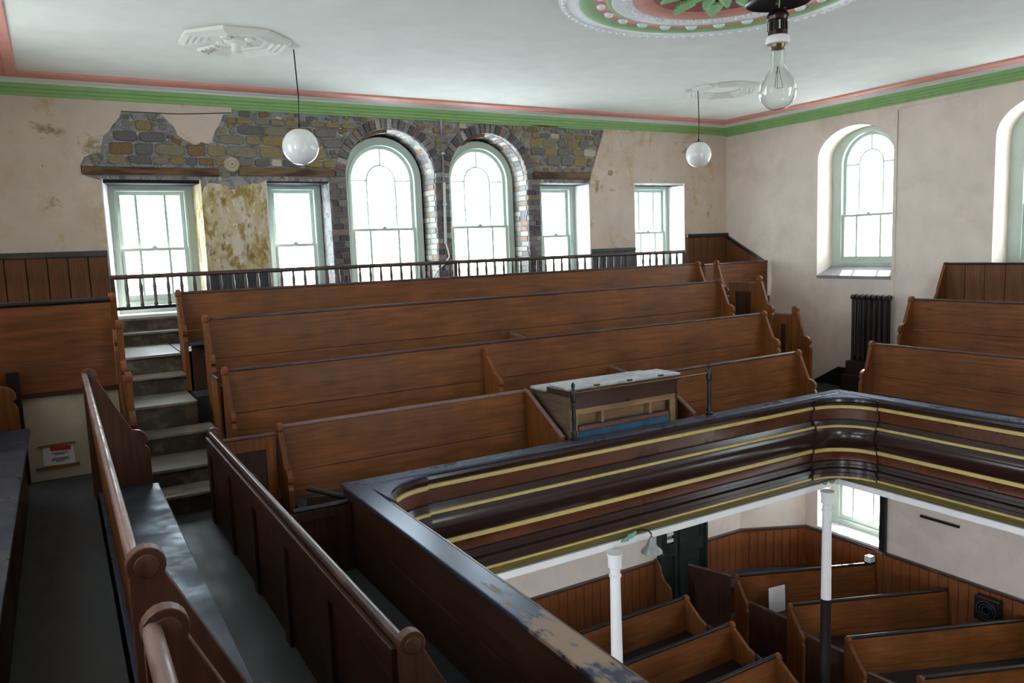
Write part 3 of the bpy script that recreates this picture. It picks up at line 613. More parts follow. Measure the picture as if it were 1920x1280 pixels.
nt = empty('safety_notice', (-.13, 6.97, 4.26), label='white notice with red heading stuck up with brown tape on the cream wall', cat='notice')
obj('sheet', plate([[(-.222, 4.287), (-.006, 4.275), (-.012, 4.422), (-.222, 4.43)]], 6.972, 6.977, XZ), M_PAPER, nt)
obj('red_heading', plate([[(-.17, 4.40), (-.028, 4.393), (-.03, 4.425), (-.17, 4.432)]], 6.968, 6.972, XZ), M_CARD, nt)
for zz, w in ((4.378, .12), (4.367, .07), (4.335, .11), (4.323, .13), (4.311, .06)): obj('print_line', box(-.108-w/2, -.108+w/2, 6.97, 6.972, zz-.003, zz+.003), M_DADO, nt)
for a, b, c, d in ((-.255, .01, 4.432, 4.45), (-.278, .02, 4.256, 4.278)): obj('tape', plate([[(a, c), (b, c+.006), (b, d+.006), (a, d)]], 6.964, 6.968, XZ), M_TAPE, nt)

# ------------------------------------------------------------------ aisle steps
st = empty('aisle_steps', (.8, 7.6, 3.81), label='worn wooden aisle steps climbing between the pews to the tall window', cat='steps')
STEPS = [(6.60, 3.97), (6.91, 4.12), (7.46, 4.30), (7.75, 4.53), (8.38, 4.71), (8.63, 4.90), (9.74, 5.05)]; prev = 3.81
for i, (y, z) in enumerate(STEPS):
    y1 = STEPS[i+1][0] if i < 6 else YB-.03; x1 = 1.15 if i < 3 else 1.04 if i < 6 else 1.62
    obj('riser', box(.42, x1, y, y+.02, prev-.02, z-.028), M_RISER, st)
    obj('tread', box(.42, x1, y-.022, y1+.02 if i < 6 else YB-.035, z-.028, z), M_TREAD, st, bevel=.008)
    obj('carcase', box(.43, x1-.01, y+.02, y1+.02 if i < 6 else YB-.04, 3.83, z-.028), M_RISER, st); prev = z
obj('riser', box(.54, 1.59, 9.95, 9.962, 5.052, 5.175), M_RISER, st)
obj('tread', box(.54, 1.59, 9.935, 9.965, 5.175, 5.198), M_TREAD, st)
# baluster rail in front of the far windows
bl = empty('baluster_rail', (4.4, 9.0, 4.9), label='dark handrail with slim turned balusters in front of the far windows', cat='balustrade')
obj('handrail', tube([(.47, 9.0, 5.70), (8.44, 9.0, 5.70)], .025, 10), M_RAIL, bl, smooth=True)
obj('bottom_rail', box(.50, 8.40, 8.97, 9.03, 5.355, 5.39), M_BLACK, bl, bevel=.006)
me = mesh('baluster', *lathe([(.016, 0), (.02, .02), (.013, .04), (.017, .15), (.019, .2), (.013, .26), (.016, .3), (.013, .31)], (0, 0, 0), 8), smooth=True); me.materials.append(M_RAIL)
x = .62
while x < 8.4: inst('baluster', me, bl, (x, 9.0, 5.388)); x += .134
for x in (.49, 4.45, 8.41): obj('newel', box(x-.022, x+.022, 8.975, 9.025, 4.905, 5.69), OAKD('z'), bl, bevel=.006)
t = empty('pew_door', (1.17, 7.44, 4.2), label='narrow pew door on the aisle steps between second and third row pew ends', cat='door')
obj('leaf', box(1.155, 1.178, 7.27, 7.60, 4.2, 4.76), OAK('z'), t, bevel=.004); obj('capping', tube([(1.166, 7.26, 4.772), (1.166, 7.61, 4.772)], .018, 8), M_RAIL, t, smooth=True)
# door into the front box, and the panelled returns by the parapet corner
t = empty('pew_door', (1.22, 6.47, 3.6), label='panelled pew door between the panelled pew end and the short front pew', cat='door')
obj('leaf', plate([rect(.975, 1.445, 3.6, 4.375), rect(1.04, 1.36, 3.72, 4.27)], 6.44, 6.475, XZ), OAK('z'), t, bevel=.004)
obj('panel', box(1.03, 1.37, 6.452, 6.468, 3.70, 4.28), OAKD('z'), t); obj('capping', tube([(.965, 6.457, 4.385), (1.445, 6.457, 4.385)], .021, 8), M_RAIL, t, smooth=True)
obj('hinge', box(1.44, 1.452, 6.43, 6.44, 4.12, 4.22), M_BLACK, t)
t = empty('panelled_return', (1.4, 5.62, 3.42), label='dark panelled partition meeting the parapet corner', cat='partition')
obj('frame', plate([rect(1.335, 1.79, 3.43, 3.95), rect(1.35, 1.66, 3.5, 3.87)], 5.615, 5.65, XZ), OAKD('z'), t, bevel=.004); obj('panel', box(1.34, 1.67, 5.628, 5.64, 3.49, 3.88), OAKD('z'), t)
obj('capping', tube([(1.35, 5.632, 3.965), (1.775, 5.632, 3.96)], .022, 8), M_BLACK, t, smooth=True)
t = empty('corner_rail', (1.65, 5.9, 3.5), label='short black-capped return running from the front pew end to the parapet corner', cat='partition')
obj('board', plate([[(1.50, 5.80), (1.52, 5.815), (1.78, 5.71), (1.77, 5.69)]], 3.5, 4.0, XY), OAKD('z'), t); obj('capping', tube([(1.51, 5.80, 4.075), (1.765, 5.70, 3.98)], .022, 8), M_BLACK, t, smooth=True)
# stepped screen by the far stairs
XS = 8.8
for k, (y, z, lab) in enumerate(((8.72, 5.515, 'top scrolled end of the stair screen beside the top row pew'), (7.87, 5.285, 'middle scrolled end of the stair screen'), (7.23, 4.875, 'lowest scrolled end of the stair screen nearest the radiator'))):
    zb = (4.2, 3.55, 3.55)[k]; t = empty('screen_end', (XS, y, zb), label=lab, cat='screen', group='stair screen ends')
    obj('end_panel', plate([[(y-f, zb+q) for f, q in pew_outline(z-zb, .28, .42)]], XS-.022, XS+.022, YZ), OAK('z'), t, bevel=.005)
    obj('roundel', lathe([(.032, 0), (.03, -.008), (.014, -.012), (.002, -.01)], (XS-.022, y-.015, z-.015), 12, 'x'), OAK('z'), t, smooth=True)
for k, (y0, y1, z1, lab) in enumerate(((7.906, 8.43, 5.20, 'upper panelled door of the stair screen'), (7.267, 7.58, 4.77, 'lower panelled door of the stair screen'))):
    t = empty('screen_door', (XS, (y0+y1)/2, 3.6), label=lab, cat='door', group='stair screen doors'); zb = (4.2, 3.6)[k]
    obj('leaf', plate([rect(y0, y1, zb, z1), rect(y0+.10, y1-.12, zb+.08, z1-.12)], XS-.018, XS+.018, YZ), OAK('z'), t, bevel=.004)
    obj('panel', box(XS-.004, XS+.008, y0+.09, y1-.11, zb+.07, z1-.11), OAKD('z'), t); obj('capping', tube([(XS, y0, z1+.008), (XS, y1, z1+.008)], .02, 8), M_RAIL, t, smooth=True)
t = empty('stair_head_front', (9.5, 9.0, 4.2), label='plain wooden front closing the stair head against the side wall', cat='pew front')
obj('board', box(8.84, XR-.07, 8.985, 9.015, 3.6, 5.46), OAK('x'), t, bevel=.003); obj('rail', tube([(8.82, 9.0, 5.475), (XR-.065, 9.0, 5.475)], .022, 8), M_RAIL, t, smooth=True)

# ------------------------------------------------------------------ ceiling roses and lamps
def ring(c, prof, n=64):
    """closed annular moulding: prof = [(radius, drop)]"""
    V, F = [], []; m = len(prof)
    for i in range(n):
        t = 2*math.pi*i/n
        for r, d in prof: V.append((c[0]+r*math.cos(t), c[1]+r*math.sin(t), ZC-.001-d))
    for i in range(n):
        j = (i+1) % n
        for k in range(m-1): F.append((i*m+k, j*m+k, j*m+k+1, i*m+k+1))
    return V, F
RC = (4.76, 4.656)
rs = empty('ceiling_rose', (RC[0], RC[1], ZC), label='large painted ceiling rose in green, pink, red and white', cat='ceiling rose')
for nm, m, pr in (('bead_band', M_WHITE, [(1.285, 0), (1.28, .018), (1.23, .024), (1.17, .022), (1.15, .030), (1.12, .030)]), ('green_ring', M_GREEN, [(1.12, .030), (1.10, .036), (1.05, .036), (1.0, .026)]),
                  ('pink_ring', M_PINK, [(1.0, .026), (.97, .018), (.93, .018), (.90, .024)]), ('green_fillet', M_GREEN, [(.90, .024), (.885, .030), (.86, .030)]),
                  ('white_ring', M_WHITE, [(.86, .030), (.84, .034), (.79, .028)]), ('foliage_ring', M_WHITE, [(.79, .028), (.74, .032), (.69, .030)]),
                  ('pink_cove', M_PINK, [(.69, .030), (.66, .034), (.58, .020), (.53, .010)]), ('red_field', M_RED, [(.53, .010), (.3, .008), (.12, .008), (.01, .008)])):
    p = obj(nm, ring(RC, pr), m, rs, smooth=True)
    if nm == 'bead_band': PB = p
    if nm == 'foliage_ring': PF = p
me = mesh('bead', *lathe([(.004, -.022), (.016, -.016), (.022, 0), (.016, .01)], (0, 0, 0), 8), smooth=True); me.materials.append(M_WHITE)
for i in range(90): t = 2*math.pi*i/90; inst('bead', me, rs, (RC[0]+1.245*math.cos(t), RC[1]+1.245*math.sin(t), ZC-.022))
me = mesh('oval_boss', *lathe([(.004, -.03), (.025, -.024), (.036, -.006), (.038, .02)], (0, 0, 0), 12), smooth=True); me.materials.append(M_WHITE)
for i in range(24): t = math.radians(15*i); inst('oval_boss', me, rs, (RC[0]+.95*math.cos(t), RC[1]+.95*math.sin(t), ZC-.018), (0, 0, t), (1.1, 1.5, 1))
def leaf(n=7):
    L = [(0, 0)]
    for i in range(1, n+1): a = i/n; w = .085*math.sin(math.pi*min(a*.9+.08, 1)); L += [(a*.26-.012, w*.72), (a*.26, w)]
    return L+[(x, -y) for x, y in reversed(L[1:])]
for ringr, off, n, s in ((.24, 8, 8, .88), (.10, 30, 6, .6)):
    V, F = plate([leaf()], 0, .025, XY); V = [(x*s, y*s*1.05, z-.30*(x/.26)**2*.13+.2*abs(y)) for x, y, z in V]; me = mesh('leaf', V, F, smooth=True); me.materials.append(M_MINT)
    for i in range(n): t = math.radians(45*i+off); inst('leaf', me, rs, (RC[0]+ringr*math.cos(t), RC[1]+ringr*math.sin(t), ZC-.045), (0, 0, t))
rnd = random.Random(3); parts = []
for i in range(420):
    t = rnd.uniform(0, 2*math.pi); r = rnd.uniform(.70, .78); q = rnd.uniform(.008, .016)
    parts.append(lathe([(q*.3, -q), (q, 0), (q*.6, q)], (RC[0]+r*math.cos(t), RC[1]+r*math.sin(t), ZC-.032), 5))
obj('foliage_relief', join(*parts), M_WHITE, PF, kind='stuff')
OCT = [(.50, 0), (.50, .03), (.455, .045), (.44, .025), (.40, .04), (.385, .02), (.345, .035), (.33, .012), (.27, .02), (.26, 0)]
def oct_rose(c, label, keep, boss=True):
    t = empty('plaster_rose', (c[0], c[1], ZC), label=label, cat='ceiling rose', group='octagonal plaster roses')
    P = lambda k, r, d: (c[0]+r*math.cos(math.radians(22.5+45*k)), c[1]+r*math.sin(math.radians(22.5+45*k)), ZC-.001-d)
    for k in range(8):
        f0, f1 = keep.get(k, (0, 1))
        if f1 <= f0: continue
        V, F = [], []; m = len(OCT)
        for f in (f0, f1):
            for r, d in OCT: a, b = Vector(P(k, r, d)), Vector(P(k+1, r, d)); V.append(a.lerp(b, f))
        F = [(i, i+1, m+i+1, m+i) for i in range(m-1)]+[tuple(range(m)), tuple(range(m, 2*m))]
        obj('moulding', (V, F), M_CEIL, t)
    if boss:
        obj('boss', lathe([(.11, -.001), (.10, -.02), (.05, -.03), (.04, -.06), (.045, -.10), (.02, -.115), (.003, -.116)], (c[0], c[1], ZC), 14), M_CEIL, t, smooth=True)
        for q in range(4): a = math.radians(45+90*q); obj('leaf', lathe([(.05, -.001), (.045, -.02), (.01, -.03)], (c[0]+.15*math.cos(a), c[1]+.15*math.sin(a), ZC), 8), M_CEIL, t, smooth=True)
oct_rose((1.61, 7.57), 'octagonal white plaster rose with a piece broken away, near the aisle steps', {1: (.42, .98), 2: (.0, .32)})
oct_rose((7.80, 7.60), 'octagonal white plaster rose with crumbled edge, near the radiator corner', {3: (.3, 1), 4: (.35, 1)}, False)
def globe_lamp(x, y, zg, r, label):
    t = empty('globe_pendant', (x, y, zg-r), label=label, cat='pendant lamp', group='white globe pendants')
    obj('globe', lathe([(.004, -r)]+[(r*math.sin(math.pi*i/20), -r*math.cos(math.pi*i/20)) for i in range(1, 19)]+[(r*.3, r*.955)], (x, y, zg), 32), M_OPAL, t, smooth=True)
    obj('gallery_cap', lathe([(r*.34, r*.93), (r*.33, r*.98), (r*.12, r*1.05), (.012, r*1.08), (.01, r*1.2)], (x, y, zg), 16), M_COPPER, t, smooth=True)
    obj('flex', tube([(x, y, zg+r*1.15), (x+.012, y, (zg+ZC)/2), (x-.004, y, ZC-.02)], .006, 6), M_VOID, t)
    obj('ceiling_cup', lathe([(.058, 0), (.052, -.015), (.03, -.03), (.012, -.035)], (x, y, ZC), 14), M_WHITE, t, smooth=True)
globe_lamp(2.137, 7.55, 6.894, .172, 'white glass globe pendant hanging before the stonework beside the round-headed windows')
globe_lamp(7.42, 7.65, 6.982, .166, 'white glass globe pendant hanging near the corner of far wall and side wall')
bx, by = 2.689, 2.305
bp = empty('bare_bulb_pendant', (bx, by, 6.387), label='large clear bare light bulb hanging in a dark metal holder under a shallow black dish', cat='pendant lamp')
r = .079
gl_prof = [(.003, 0)]+[(r*math.sin(math.radians(a)), r-r*math.cos(math.radians(a))) for a in range(12, 121, 12)]+[(.056, .140), (.042, .158), (.0335, .178), (.030, .2), (.0285, .255), (.027, .262)]
bulb = obj('bulb', lathe(gl_prof, (bx, by, 6.387), 28), M_BULB, bp, smooth=True)
obj('glass_stem', lathe([(.012, .255), (.010, .21), (.006, .185), (.012, .178), (.004, .172)], (bx, by, 6.387), 10), M_PANE, bulb, smooth=True)
for a in ((-.016, 0), (.012, .012), (.026, -.006)): obj('filament_wire', tube([(bx+a[0]*.15, by+a[1]*.15, 6.565), (bx+a[0], by+a[1], 6.482)], .0012, 5), M_COPPER, bulb)
obj('filament', tube([(bx-.016, by, 6.482), (bx+.003, by+.008, 6.478), (bx+.026, by-.006, 6.482)], .001, 5), M_COPPER, bulb)
obj('screw_cap', lathe([(.028, .25), (.032, .258), (.033, .275), (.033, .29)], (bx, by, 6.387), 20), M_BRASS, bp, smooth=True)
obj('shade_ring', lathe([(.034, .268), (.047, .27), (.05, .28), (.046, .297), (.042, .302)], (bx, by, 6.387), 24), M_WHITE, bp, smooth=True)
hd = obj('holder', lathe([(.040, .30), (.040, .318), (.0375, .32), (.0375, .362), (.042, .364), (.046, .374), (.046, .384), (.040, .392), (.030, .406), (.014, .412), (.012, .425)], (bx, by, 6.387), 24), M_COPPER, bp, smooth=True)
for i in range(14): a = 2*math.pi*i/14; obj('slot', box(bx+.0376*math.cos(a)-.003, bx+.0376*math.cos(a)+.003, by+.0376*math.sin(a)-.003, by+.0376*math.sin(a)+.003, 6.71, 6.745), M_CHROME if i % 3 == 0 else M_VOID, hd)
obj('stem', tube([(bx, by, 6.79), (bx-.006, by, 6.86)], .009, 8), M_COPPER, bp, smooth=True)
obj('dish', lathe([(.02, 6.842), (.06, 6.846), (.125, 6.826), (.132, 6.822), (.132, 6.83), (.07, 6.875), (.03, 6.895), (.014, 6.93)], (bx, by, 0), 32), M_BLACK, bp, smooth=True)
obj('hanging_rod', tube([(bx, by, 6.92), (bx, by, ZC-.01)], .009, 8), M_BLACK, bp); obj('ceiling_cup', lathe([(.06, ZC), (.055, ZC-.03), (.014, ZC-.05)], (bx, by, 0), 14), M_BLACK, bp, smooth=True)
obj('earth_wire', tube([(bx-.016, by-.02, 6.795), (bx-.026, by-.03, 6.82), (bx-.030, by-.02, 6.85), (bx-.02, by-.01, 6.88)], .0022, 5), M_WIRE, bp)
obj('live_wire', tube([(bx-.022, by-.018, 6.795), (bx-.005, by-.03, 6.79), (bx+.016, by-.026, 6.80)], .002, 5), M_CARD, bp)
# cable on the brick pier between the round-headed windows
t = empty('cable_conduit', (4.79, 9.93, 5.3), label='pale conduit dropping from the cornice between the two round-headed windows, loose cable below', cat='conduit')
obj('conduit', tube([(4.80, 9.945, 7.66), (4.805, 9.945, 6.8), (4.785, 9.945, 5.95)], .02, 8), M_CABLE, t, smooth=True)
obj('cable', tube([(4.785, 9.94, 5.95), (4.80, 9.90, 5.84), (4.79, 9.86, 5.76), (4.70, 9.82, 5.68), (4.56, 9.78, 5.58), (4.46, 9.74, 5.46), (4.38, 9.72, 5.40), (4.28, 9.72, 5.42), (4.2, 9.72, 5.36)], .012, 6), M_CABLE, t, smooth=True)
for z in (7.2, 6.5): obj('saddle', box(4.78, 4.826, 9.925, 9.975, z-.012, z+.012), M_CABLE, t, bevel=.003)
t = empty('wall_conduit', (XR-.01, 6.74, 4.95), label='thin painted pipe running up the side wall beside the radiator window', cat='conduit')
obj('pipe', tube([(XR-.008, 6.74, 4.95), (XR-.008, 6.74, 7.56), (XR-.008, 6.70, 7.58), (XR-.008, 5.9, 7.59), (XR-.008, 5.9, 7.68)], .0035, 6), M_WALL, t, smooth=True)

# ------------------------------------------------------------------ radiator
rd = empty('radiator', (10.14, 7.0, 3.55), label='dark cast-iron column radiator under the round-headed side window', cat='radiator')
n = 7; w = .60/n
sec = join(tube([(0, 0, .06), (0, 0, .96)], .024, 10), tube([(.085, 0, .06), (.085, 0, .96)], .024, 10), lathe([(.012, -.036), (.034, -.03), (.042, 0), (.034, .03), (.012, .036)], (0, 0, .97), 12, 'y'), lathe([(.012, -.036), (.034, -.03), (.042, 0), (.034, .03), (.012, .036)], (.085, 0, .97), 12, 'y'), box(0, .085, -.03, .03, .94, .985), box(0, .085, -.03, .03, .03, .09))
me = mesh('section', *sec, smooth=True); me.materials.append(M_IRON)
for i in range(n): inst('section', me, rd, (10.12, 6.70+(i+.5)*w, 3.98))
obj('plinth', box(9.98, 10.30, 6.60, 7.36, 3.55, 3.80), M_IRON, rd, bevel=.015); obj('plinth_step', box(10.05, 10.30, 6.64, 7.33, 3.80, 4.0), M_IRON, rd, bevel=.015)
obj('baseboard_right', plate([[(8.2, 3.55), (8.13, 3.55), (7.64, 3.84), (7.36, 3.84), (7.36, 3.55)]], XR-.03, XR-.001, YZ), M_BLACK, kind='structure', label='black sloping skirting at the foot of the side wall')

# ------------------------------------------------------------------ harmonium on the gallery edge
hm = empty('harmonium', (4.72, 6.13, 3.5), label='old harmonium with dusty pale lid, broken back panel and blue cloth, behind the gallery rail', cat='harmonium')
for x0, x1 in ((4.03, 4.065), (5.365, 5.40)): obj('side', plate([[(5.90, 3.5), (6.50, 3.5), (6.50, 4.40), (6.42, 4.475), (5.90, 4.46)]], x0, x1, YZ), wood('weathered_side', lin(86, 70, 58), lin(122, 100, 80), 'y', .6, .3) if x0 < 5 else M_ORGAN, hm, bevel=.004)
obj('rear_top', box(3.99, 5.40, 6.24, 6.50, 4.45, 4.475), M_DUST, hm, bevel=.004)
ld = obj('lid', plate([[(4.02, 5.875), (5.415, 5.865), (5.40, 6.21), (4.05, 6.24)]], 4.50, 4.525, XY), M_DUST, hm, bevel=.008)
obj('lid_moulding', box(4.015, 5.425, 5.865, 6.24, 4.475, 4.50), M_ORGAN, hm, bevel=.006); obj('frieze_moulding', box(4.02, 5.41, 5.875, 6.24, 4.44, 4.475), M_ORGAN, hm, bevel=.006)
for x in (4.35, 4.75, 5.15): obj('hinge', box(x-.03, x+.03, 5.858, 5.88, 4.515, 4.532), M_BRASS, ld)
obj('back_panel', box(4.06, 5.37, 5.895, 5.92, 4.31, 4.445), M_ORGAN, hm, bevel=.004)
for x0, x1, z0, z1 in ((4.06, 5.37, 4.255, 4.31), (4.06, 4.14, 3.5, 4.255), (5.30, 5.37, 3.5, 4.255), (4.42, 4.455, 4.08, 4.255), (5.02, 5.055, 4.08, 4.255), (4.14, 5.30, 3.52, 3.6)): obj('frame_rail', box(x0, x1, 5.90, 5.925, z0, z1), M_TAN, hm, bevel=.003)
obj('soundboard', box(4.1, 5.36, 5.99, 6.005, 3.6, 4.27), M_TAN, hm)
obj('bellows_bar', box(4.14, 5.26, 5.88, 5.93, 4.10, 4.135), wood('red_pine', lin(112, 66, 46), lin(140, 86, 60), 'x', .5), hm, bevel=.004); obj('bellows_top', box(4.14, 5.26, 5.885, 5.94, 4.135, 4.146), M_DADO, hm)
obj('blue_cloth', box(4.14, 5.29, 5.905, 5.925, 3.7, 4.10), M_BLUE, hm)
for x, lab in ((4.02, 'black turned post with acorn finial beside the short front pew'), (5.738, 'black turned post with acorn finial beyond the harmonium')):
    obj('finial_post', lathe([(.034, 4.05), (.034, 4.075), (.024, 4.085), (.03, 4.11), (.022, 4.135), (.018, 4.15), (.023, 4.25), (.018, 4.36), (.024, 4.385), (.017, 4.40), (.026, 4.42), (.03, 4.46), (.03, 4.50), (.018, 4.53), (.012, 4.545), (.02, 4.56), (.016, 4.585), (.003, 4.60)], (x, 5.79, 0), 14), M_BLACK, smooth=True, label=lab, cat='post', group='turned posts on the parapet')
obj('music_rail', tube([(4.045, 5.79, 4.49), (5.712, 5.79, 4.49)], .011, 8), M_BRASS, label='slim brass rail between the two turned posts', cat='rail', smooth=True)

# ------------------------------------------------------------------ ground floor seen under the gallery
wb = 8.72; BOARDG = wood('ground_board', lin(118, 66, 34), lin(158, 96, 52), 'z', .5, .3)
obj('wall_lobby', join(box(XL, 9.32, wb, wb+.08, 0, 2.955), plate([[(9.32, wb), (XR, 8.22), (XR, 8.30), (9.32, wb+.08)]], 0, 2.955, XY)), M_WALL, kind='structure', label='pale lobby wall under the end gallery')
boards('trim_9', (2.6, wb-.004), (7.45, wb-.004), 0, 1.0, .145, 'brown boarded dado along the lobby wall under the end gallery', .04, M_RAIL, mat=BOARDG)
boards('trim_10', (8.48, wb-.004), (9.32, wb-.004), 0, 1.09, .14, 'brown boarded dado beside the dark lobby door', .04, M_RAIL, mat=BOARDG)
boards('trim_11', (9.32, wb-.004), (XR-.01, 8.215), 0, 1.09, .14, 'brown boarded dado on the canted wall by the ground floor window', .04, M_RAIL, mat=BOARDG)
boards('trim_12', (XR-.004, 8.2), (XR-.004, 2.6), 0, 1.09, .14, 'brown boarded dado along the ground floor side wall', .04, M_RAIL, mat=BOARDG)
t = empty('dado_end', (7.48, 8.5, 0), label='curved orange-brown end board of the dado under the end gallery', cat='end board')
obj('board', plate([[(8.71, 0), (8.71, 1.06), (8.66, 1.06), (8.60, 1.0), (8.56, .86), (8.50, .78), (8.42, .74), (8.36, .70), (8.34, .6), (8.34, 0)]], 7.46, 7.50, YZ), BOARD('z'), t, bevel=.005)
t = empty('lobby_door', (8.0, 8.68, 0), label='tall dark green lobby door with chrome handle under the end gallery', cat='door')
for x0, x1 in ((7.60, 7.86), (7.92, 8.44)):
    lf = obj('leaf', plate([rect(x0, x1, .02, 2.9), rect(x0+.06, x1-.06, .2, 1.05), rect(x0+.06, x1-.06, 1.25, 2.75)], 8.63, 8.68, XZ), M_DGREEN, t, bevel=.005)
    obj('panel', box(x0+.05, x1-.05, 8.655, 8.67, .19, 1.06), M_DGREEN, lf)
    if x1 > 8: obj('panel', box(x0+.05, x1-.05, 8.655, 8.67, 1.24, 2.76), M_DGREEN, lf)
    else:
        for k in range(14): obj('slat', box(x0+.06, x1-.06, 8.64, 8.67, 1.28+k*.105, 1.33+k*.105), M_WHITE, lf)
obj('handle', tube([(8.36, 8.62, 1.36), (8.36, 8.58, 1.38), (8.36, 8.58, 1.52), (8.36, 8.62, 1.54)], .008, 6), M_CHROME, t, smooth=True)
obj('frame', plate([rect(7.52, 8.48, 0, 2.955), rect(7.60, 8.44, .0, 2.9)], 8.60, 8.715, XZ), M_DGREEN, t)
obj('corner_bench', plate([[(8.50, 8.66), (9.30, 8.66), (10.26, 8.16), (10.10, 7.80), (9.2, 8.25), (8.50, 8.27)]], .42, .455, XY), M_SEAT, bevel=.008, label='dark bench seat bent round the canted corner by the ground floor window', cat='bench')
obj('bench_riser', plate([[(8.50, 8.31), (9.21, 8.29), (10.12, 7.84), (10.13, 7.87), (9.22, 8.32), (8.50, 8.34)]], 0, .42, XY), OAKD('z'), label='dark plinth under the canted corner bench', cat='plinth')
A = math.radians(-23.3)
GL = ['ground floor side pew with a bright rail below the window', 'second ground floor side pew, crossed by the two-tone column', 'third ground floor side pew with a wide plain back', 'ground floor side pew cut by the bottom edge of the picture', 'last ground floor side pew below the picture edge']
for k, (x, y, L) in enumerate(((8.25, 7.767, 2.16), (8.13, 6.706, 2.29), (8.0, 5.72, 2.43), (7.887, 4.723, 2.55), (7.78, 3.74, 2.66))):
    pew(GL[k], (x, y), A, L, 0, .45, .93, (True, False), nf=.40, nz=.26, group='ground floor side pews', name='ground_pew', sm=M_SEATD, rail=M_BLACK)
    if k < 4:
        nx, ny = (8.13, 8.0, 7.887, 7.78)[k], (6.706, 5.72, 4.723, 3.74)[k]; fx, fy = x-.40*math.sin(-A), y-.40*math.cos(A)
        t = empty('aisle_door', ((fx+nx)/2, (fy+ny)/2, 0), label='dark low pew door on the aisle, %s of the angled side pews' % ('between first and second', 'between second and third', 'between third and fourth', 'behind the fourth')[k], cat='door', group='ground floor pew doors')
        obj('leaf', plate([[(fx-.015, fy-.03), (fx+.015, fy-.03), (nx+.015, ny+.05), (nx-.015, ny+.05)]], .02, .70, XY), OAKD('z'), t, bevel=.003); obj('capping', tube([(fx, fy-.02, .715), (nx, ny+.04, .715)], .02, 8), M_RAIL, t, smooth=True)
CL = ['centre block pew nearest the lobby wall on the ground floor', 'second centre block pew from the lobby wall, behind the front column', 'third centre block pew from the lobby wall', 'centre block pew below the bottom edge of the picture']
for k, (x1, y) in enumerate(((7.14, 7.705), (7.09, 6.81), (6.95, 5.95), (6.85, 5.05))):
    pew(CL[k], (2.6, y), 0, x1-2.6, 0, .45, .92, (True, True), nf=.40, nz=.26, group='ground floor centre pews', name='ground_pew', sm=M_SEATD, rail=M_BLACK)
    if k < 3:
        ny = (6.81, 5.95, 5.05)[k]; nx = (7.09, 6.95, 6.85)[k]+.02
        t = empty('aisle_door', (x1, (y-.4+ny)/2, 0), label='dark low pew door on the aisle, %s of the centre pews' % ('between first and second', 'between second and third', 'between third and fourth')[k], cat='door', group='ground floor pew doors')
        obj('leaf', plate([[(x1+.005, y-.43), (x1+.035, y-.43), (nx+.015, ny+.05), (nx-.015, ny+.05)]], .02, .66, XY), OAKD('z'), t, bevel=.003); obj('capping', tube([(x1+.02, y-.42, .675), (nx, ny+.04, .675)], .02, 8), M_RAIL, t, smooth=True)
t = empty('lobby_side_panel', (8.1, 8.2, 0), label='brown low panel between the lobby door and the first angled side pew', cat='partition')
obj('panel', plate([[(7.98, 8.52), (8.01, 8.53), (8.22, 7.86), (8.19, 7.85)]], 0, .90, XY), OAKD('z'), t, bevel=.003); obj('capping', tube([(7.99, 8.52, .91), (8.205, 7.86, .91)], .02, 8), M_RAIL, t, smooth=True)
def column(x, y, label):
    t = empty('gallery_column', (x, y, 0), label=label, cat='column', group='slim gallery columns', kind='thing')
    obj('shaft', lathe([(.058, 1.64), (.05, 2.70), (.06, 2.705), (.06, 2.72), (.05, 2.73), (.05, 2.79)], (x, y, 0), 20), M_WHITE, t, smooth=True)
    obj('painted_base', lathe([(.085, 0), (.085, .1), (.064, .13), (.0585, 1.64)], (x, y, 0), 20), M_BLACK, t, smooth=True)
    obj('capital', lathe([(.05, 2.79), (.068, 2.80), (.066, 2.84), (.068, 2.90), (.078, 2.925), (.08, 2.94)], (x, y, 0), 20), M_WHITE, t, smooth=True)
column(7.42, 5.62, 'slim iron column, white above black, at the parapet corner below the side window')
column(4.33, 5.62, 'slim white iron column under the parapet beside the wall lamp')
t = empty('gallery_lamp', (4.62, 5.6, 2.88), label='small pewter bell lamp on a curved arm below the gallery front', cat='lamp')
obj('leaf_bracket', plate([[(4.40, 3.03), (4.44, 3.065), (4.47, 3.065), (4.50, 3.09), (4.54, 3.085), (4.60, 3.115), (4.585, 3.08), (4.56, 3.06), (4.55, 3.045), (4.50, 3.04), (4.47, 3.02), (4.43, 3.025)]], 5.60, 5.618, XZ), M_VERDI, t, bevel=.003)
obj('arm', tube([(4.58, 5.61, 3.10), (4.63, 5.58, 3.115), (4.68, 5.54, 3.105), (4.70, 5.52, 3.07), (4.70, 5.52, 3.04)], .009, 8), M_COPPER, t, smooth=True)
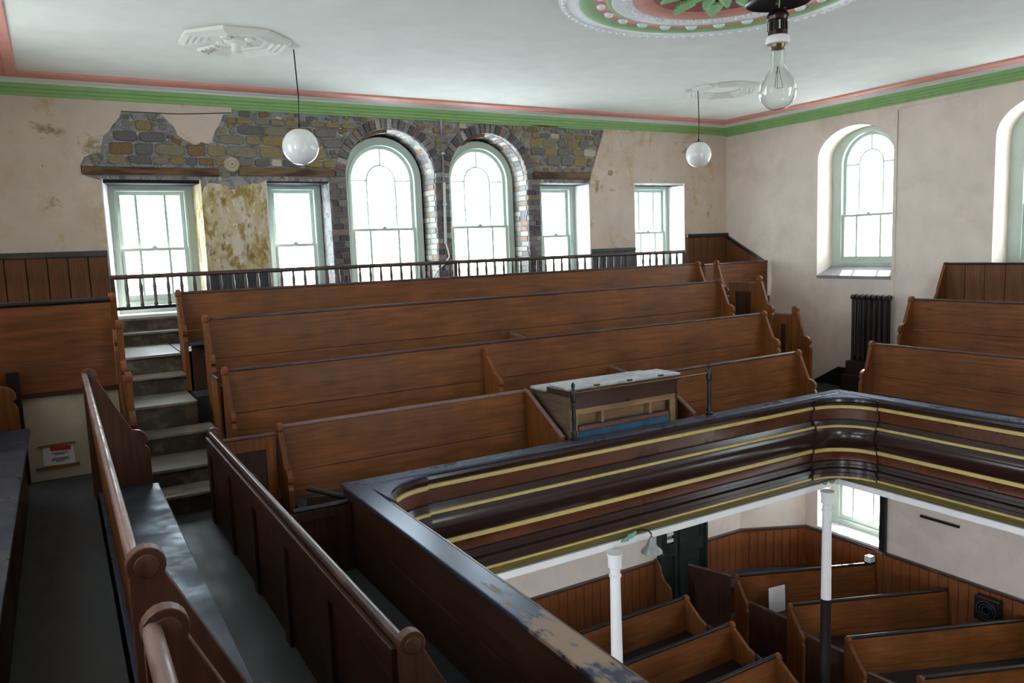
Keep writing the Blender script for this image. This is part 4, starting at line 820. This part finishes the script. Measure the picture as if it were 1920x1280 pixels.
obj('shade', lathe([(.016, 3.045), (.024, 3.02), (.04, 2.985), (.06, 2.945), (.10, 2.905), (.104, 2.89), (.098, 2.892), (.05, 2.94), (.02, 2.99)], (4.70, 5.52, 0), 22), M_PEWTER, t, smooth=True)
obj('key_switch', tube([(4.77, 5.45, 2.885), (4.785, 5.44, 2.86)], .006, 6), M_BRASS, t)
for i, (px, py) in enumerate(((7.36, 5.60), (7.46, 5.58))): obj('leaf_ornament', plate([[(px-.05, 3.06), (px+.05, 3.06), (px+.03, 3.035), (px, 3.025), (px-.03, 3.04)]], py, py+.012, XZ), M_VERDI, label='green leaf ornament over the corner column, %s of two' % ('first', 'second')[i], cat='ornament', group='leaf ornaments')
obj('leaning_card', plate([[(8.36, .50), (8.70, .47), (8.68, .86), (8.35, .89)]], 7.27, 7.278, XZ), M_PAPER, label='white card propped on the side pew below the ground floor window', cat='card')
obj('white_box', box(10.12, 10.24, 6.90, 7.0, .955, 1.05), M_PAPER, bevel=.006, label='small white box on the end of the first angled side pew', cat='box')
obj('red_booklet', plate([[(8.52, 8.30), (8.70, 8.36), (8.66, 8.50), (8.48, 8.44)]], .456, .47, XY), paint('booklet_red', lin(206, 84, 66), .6), label='red booklet lying on the canted bench', cat='booklet')
obj('open_book', plate([[(8.95, 8.36), (9.15, 8.42), (9.11, 8.58), (8.91, 8.52)]], .456, .472, XY), M_DADO, label='grey open book lying on the canted bench', cat='book')
t = empty('wall_heater', (10.2, 5.24, .68), label='dark round-grilled heater fixed on the ground floor boarding', cat='heater')
obj('case', box(10.16, 10.265, 5.08, 5.40, .70, 1.04), M_BLACK, t, bevel=.02)
for r in (.13, .095, .06): obj('grille_ring', lathe([(r, 0), (r, -.012), (r-.014, -.012), (r-.014, 0)], (10.16, 5.24, .87), 20, 'x'), M_DADO, t, smooth=True)
obj('dark_pipe', box(10.235, 10.30, 6.76, 6.85, 1.14, 2.95), M_BLACK, bevel=.01, label='black pipe casing beside the ground floor window', cat='pipe')
obj('coat_rail', box(10.28, 10.315, 5.70, 6.25, 1.83, 1.865), M_BLACK, bevel=.004, label='thin black rail high on the ground floor side wall', cat='rail')
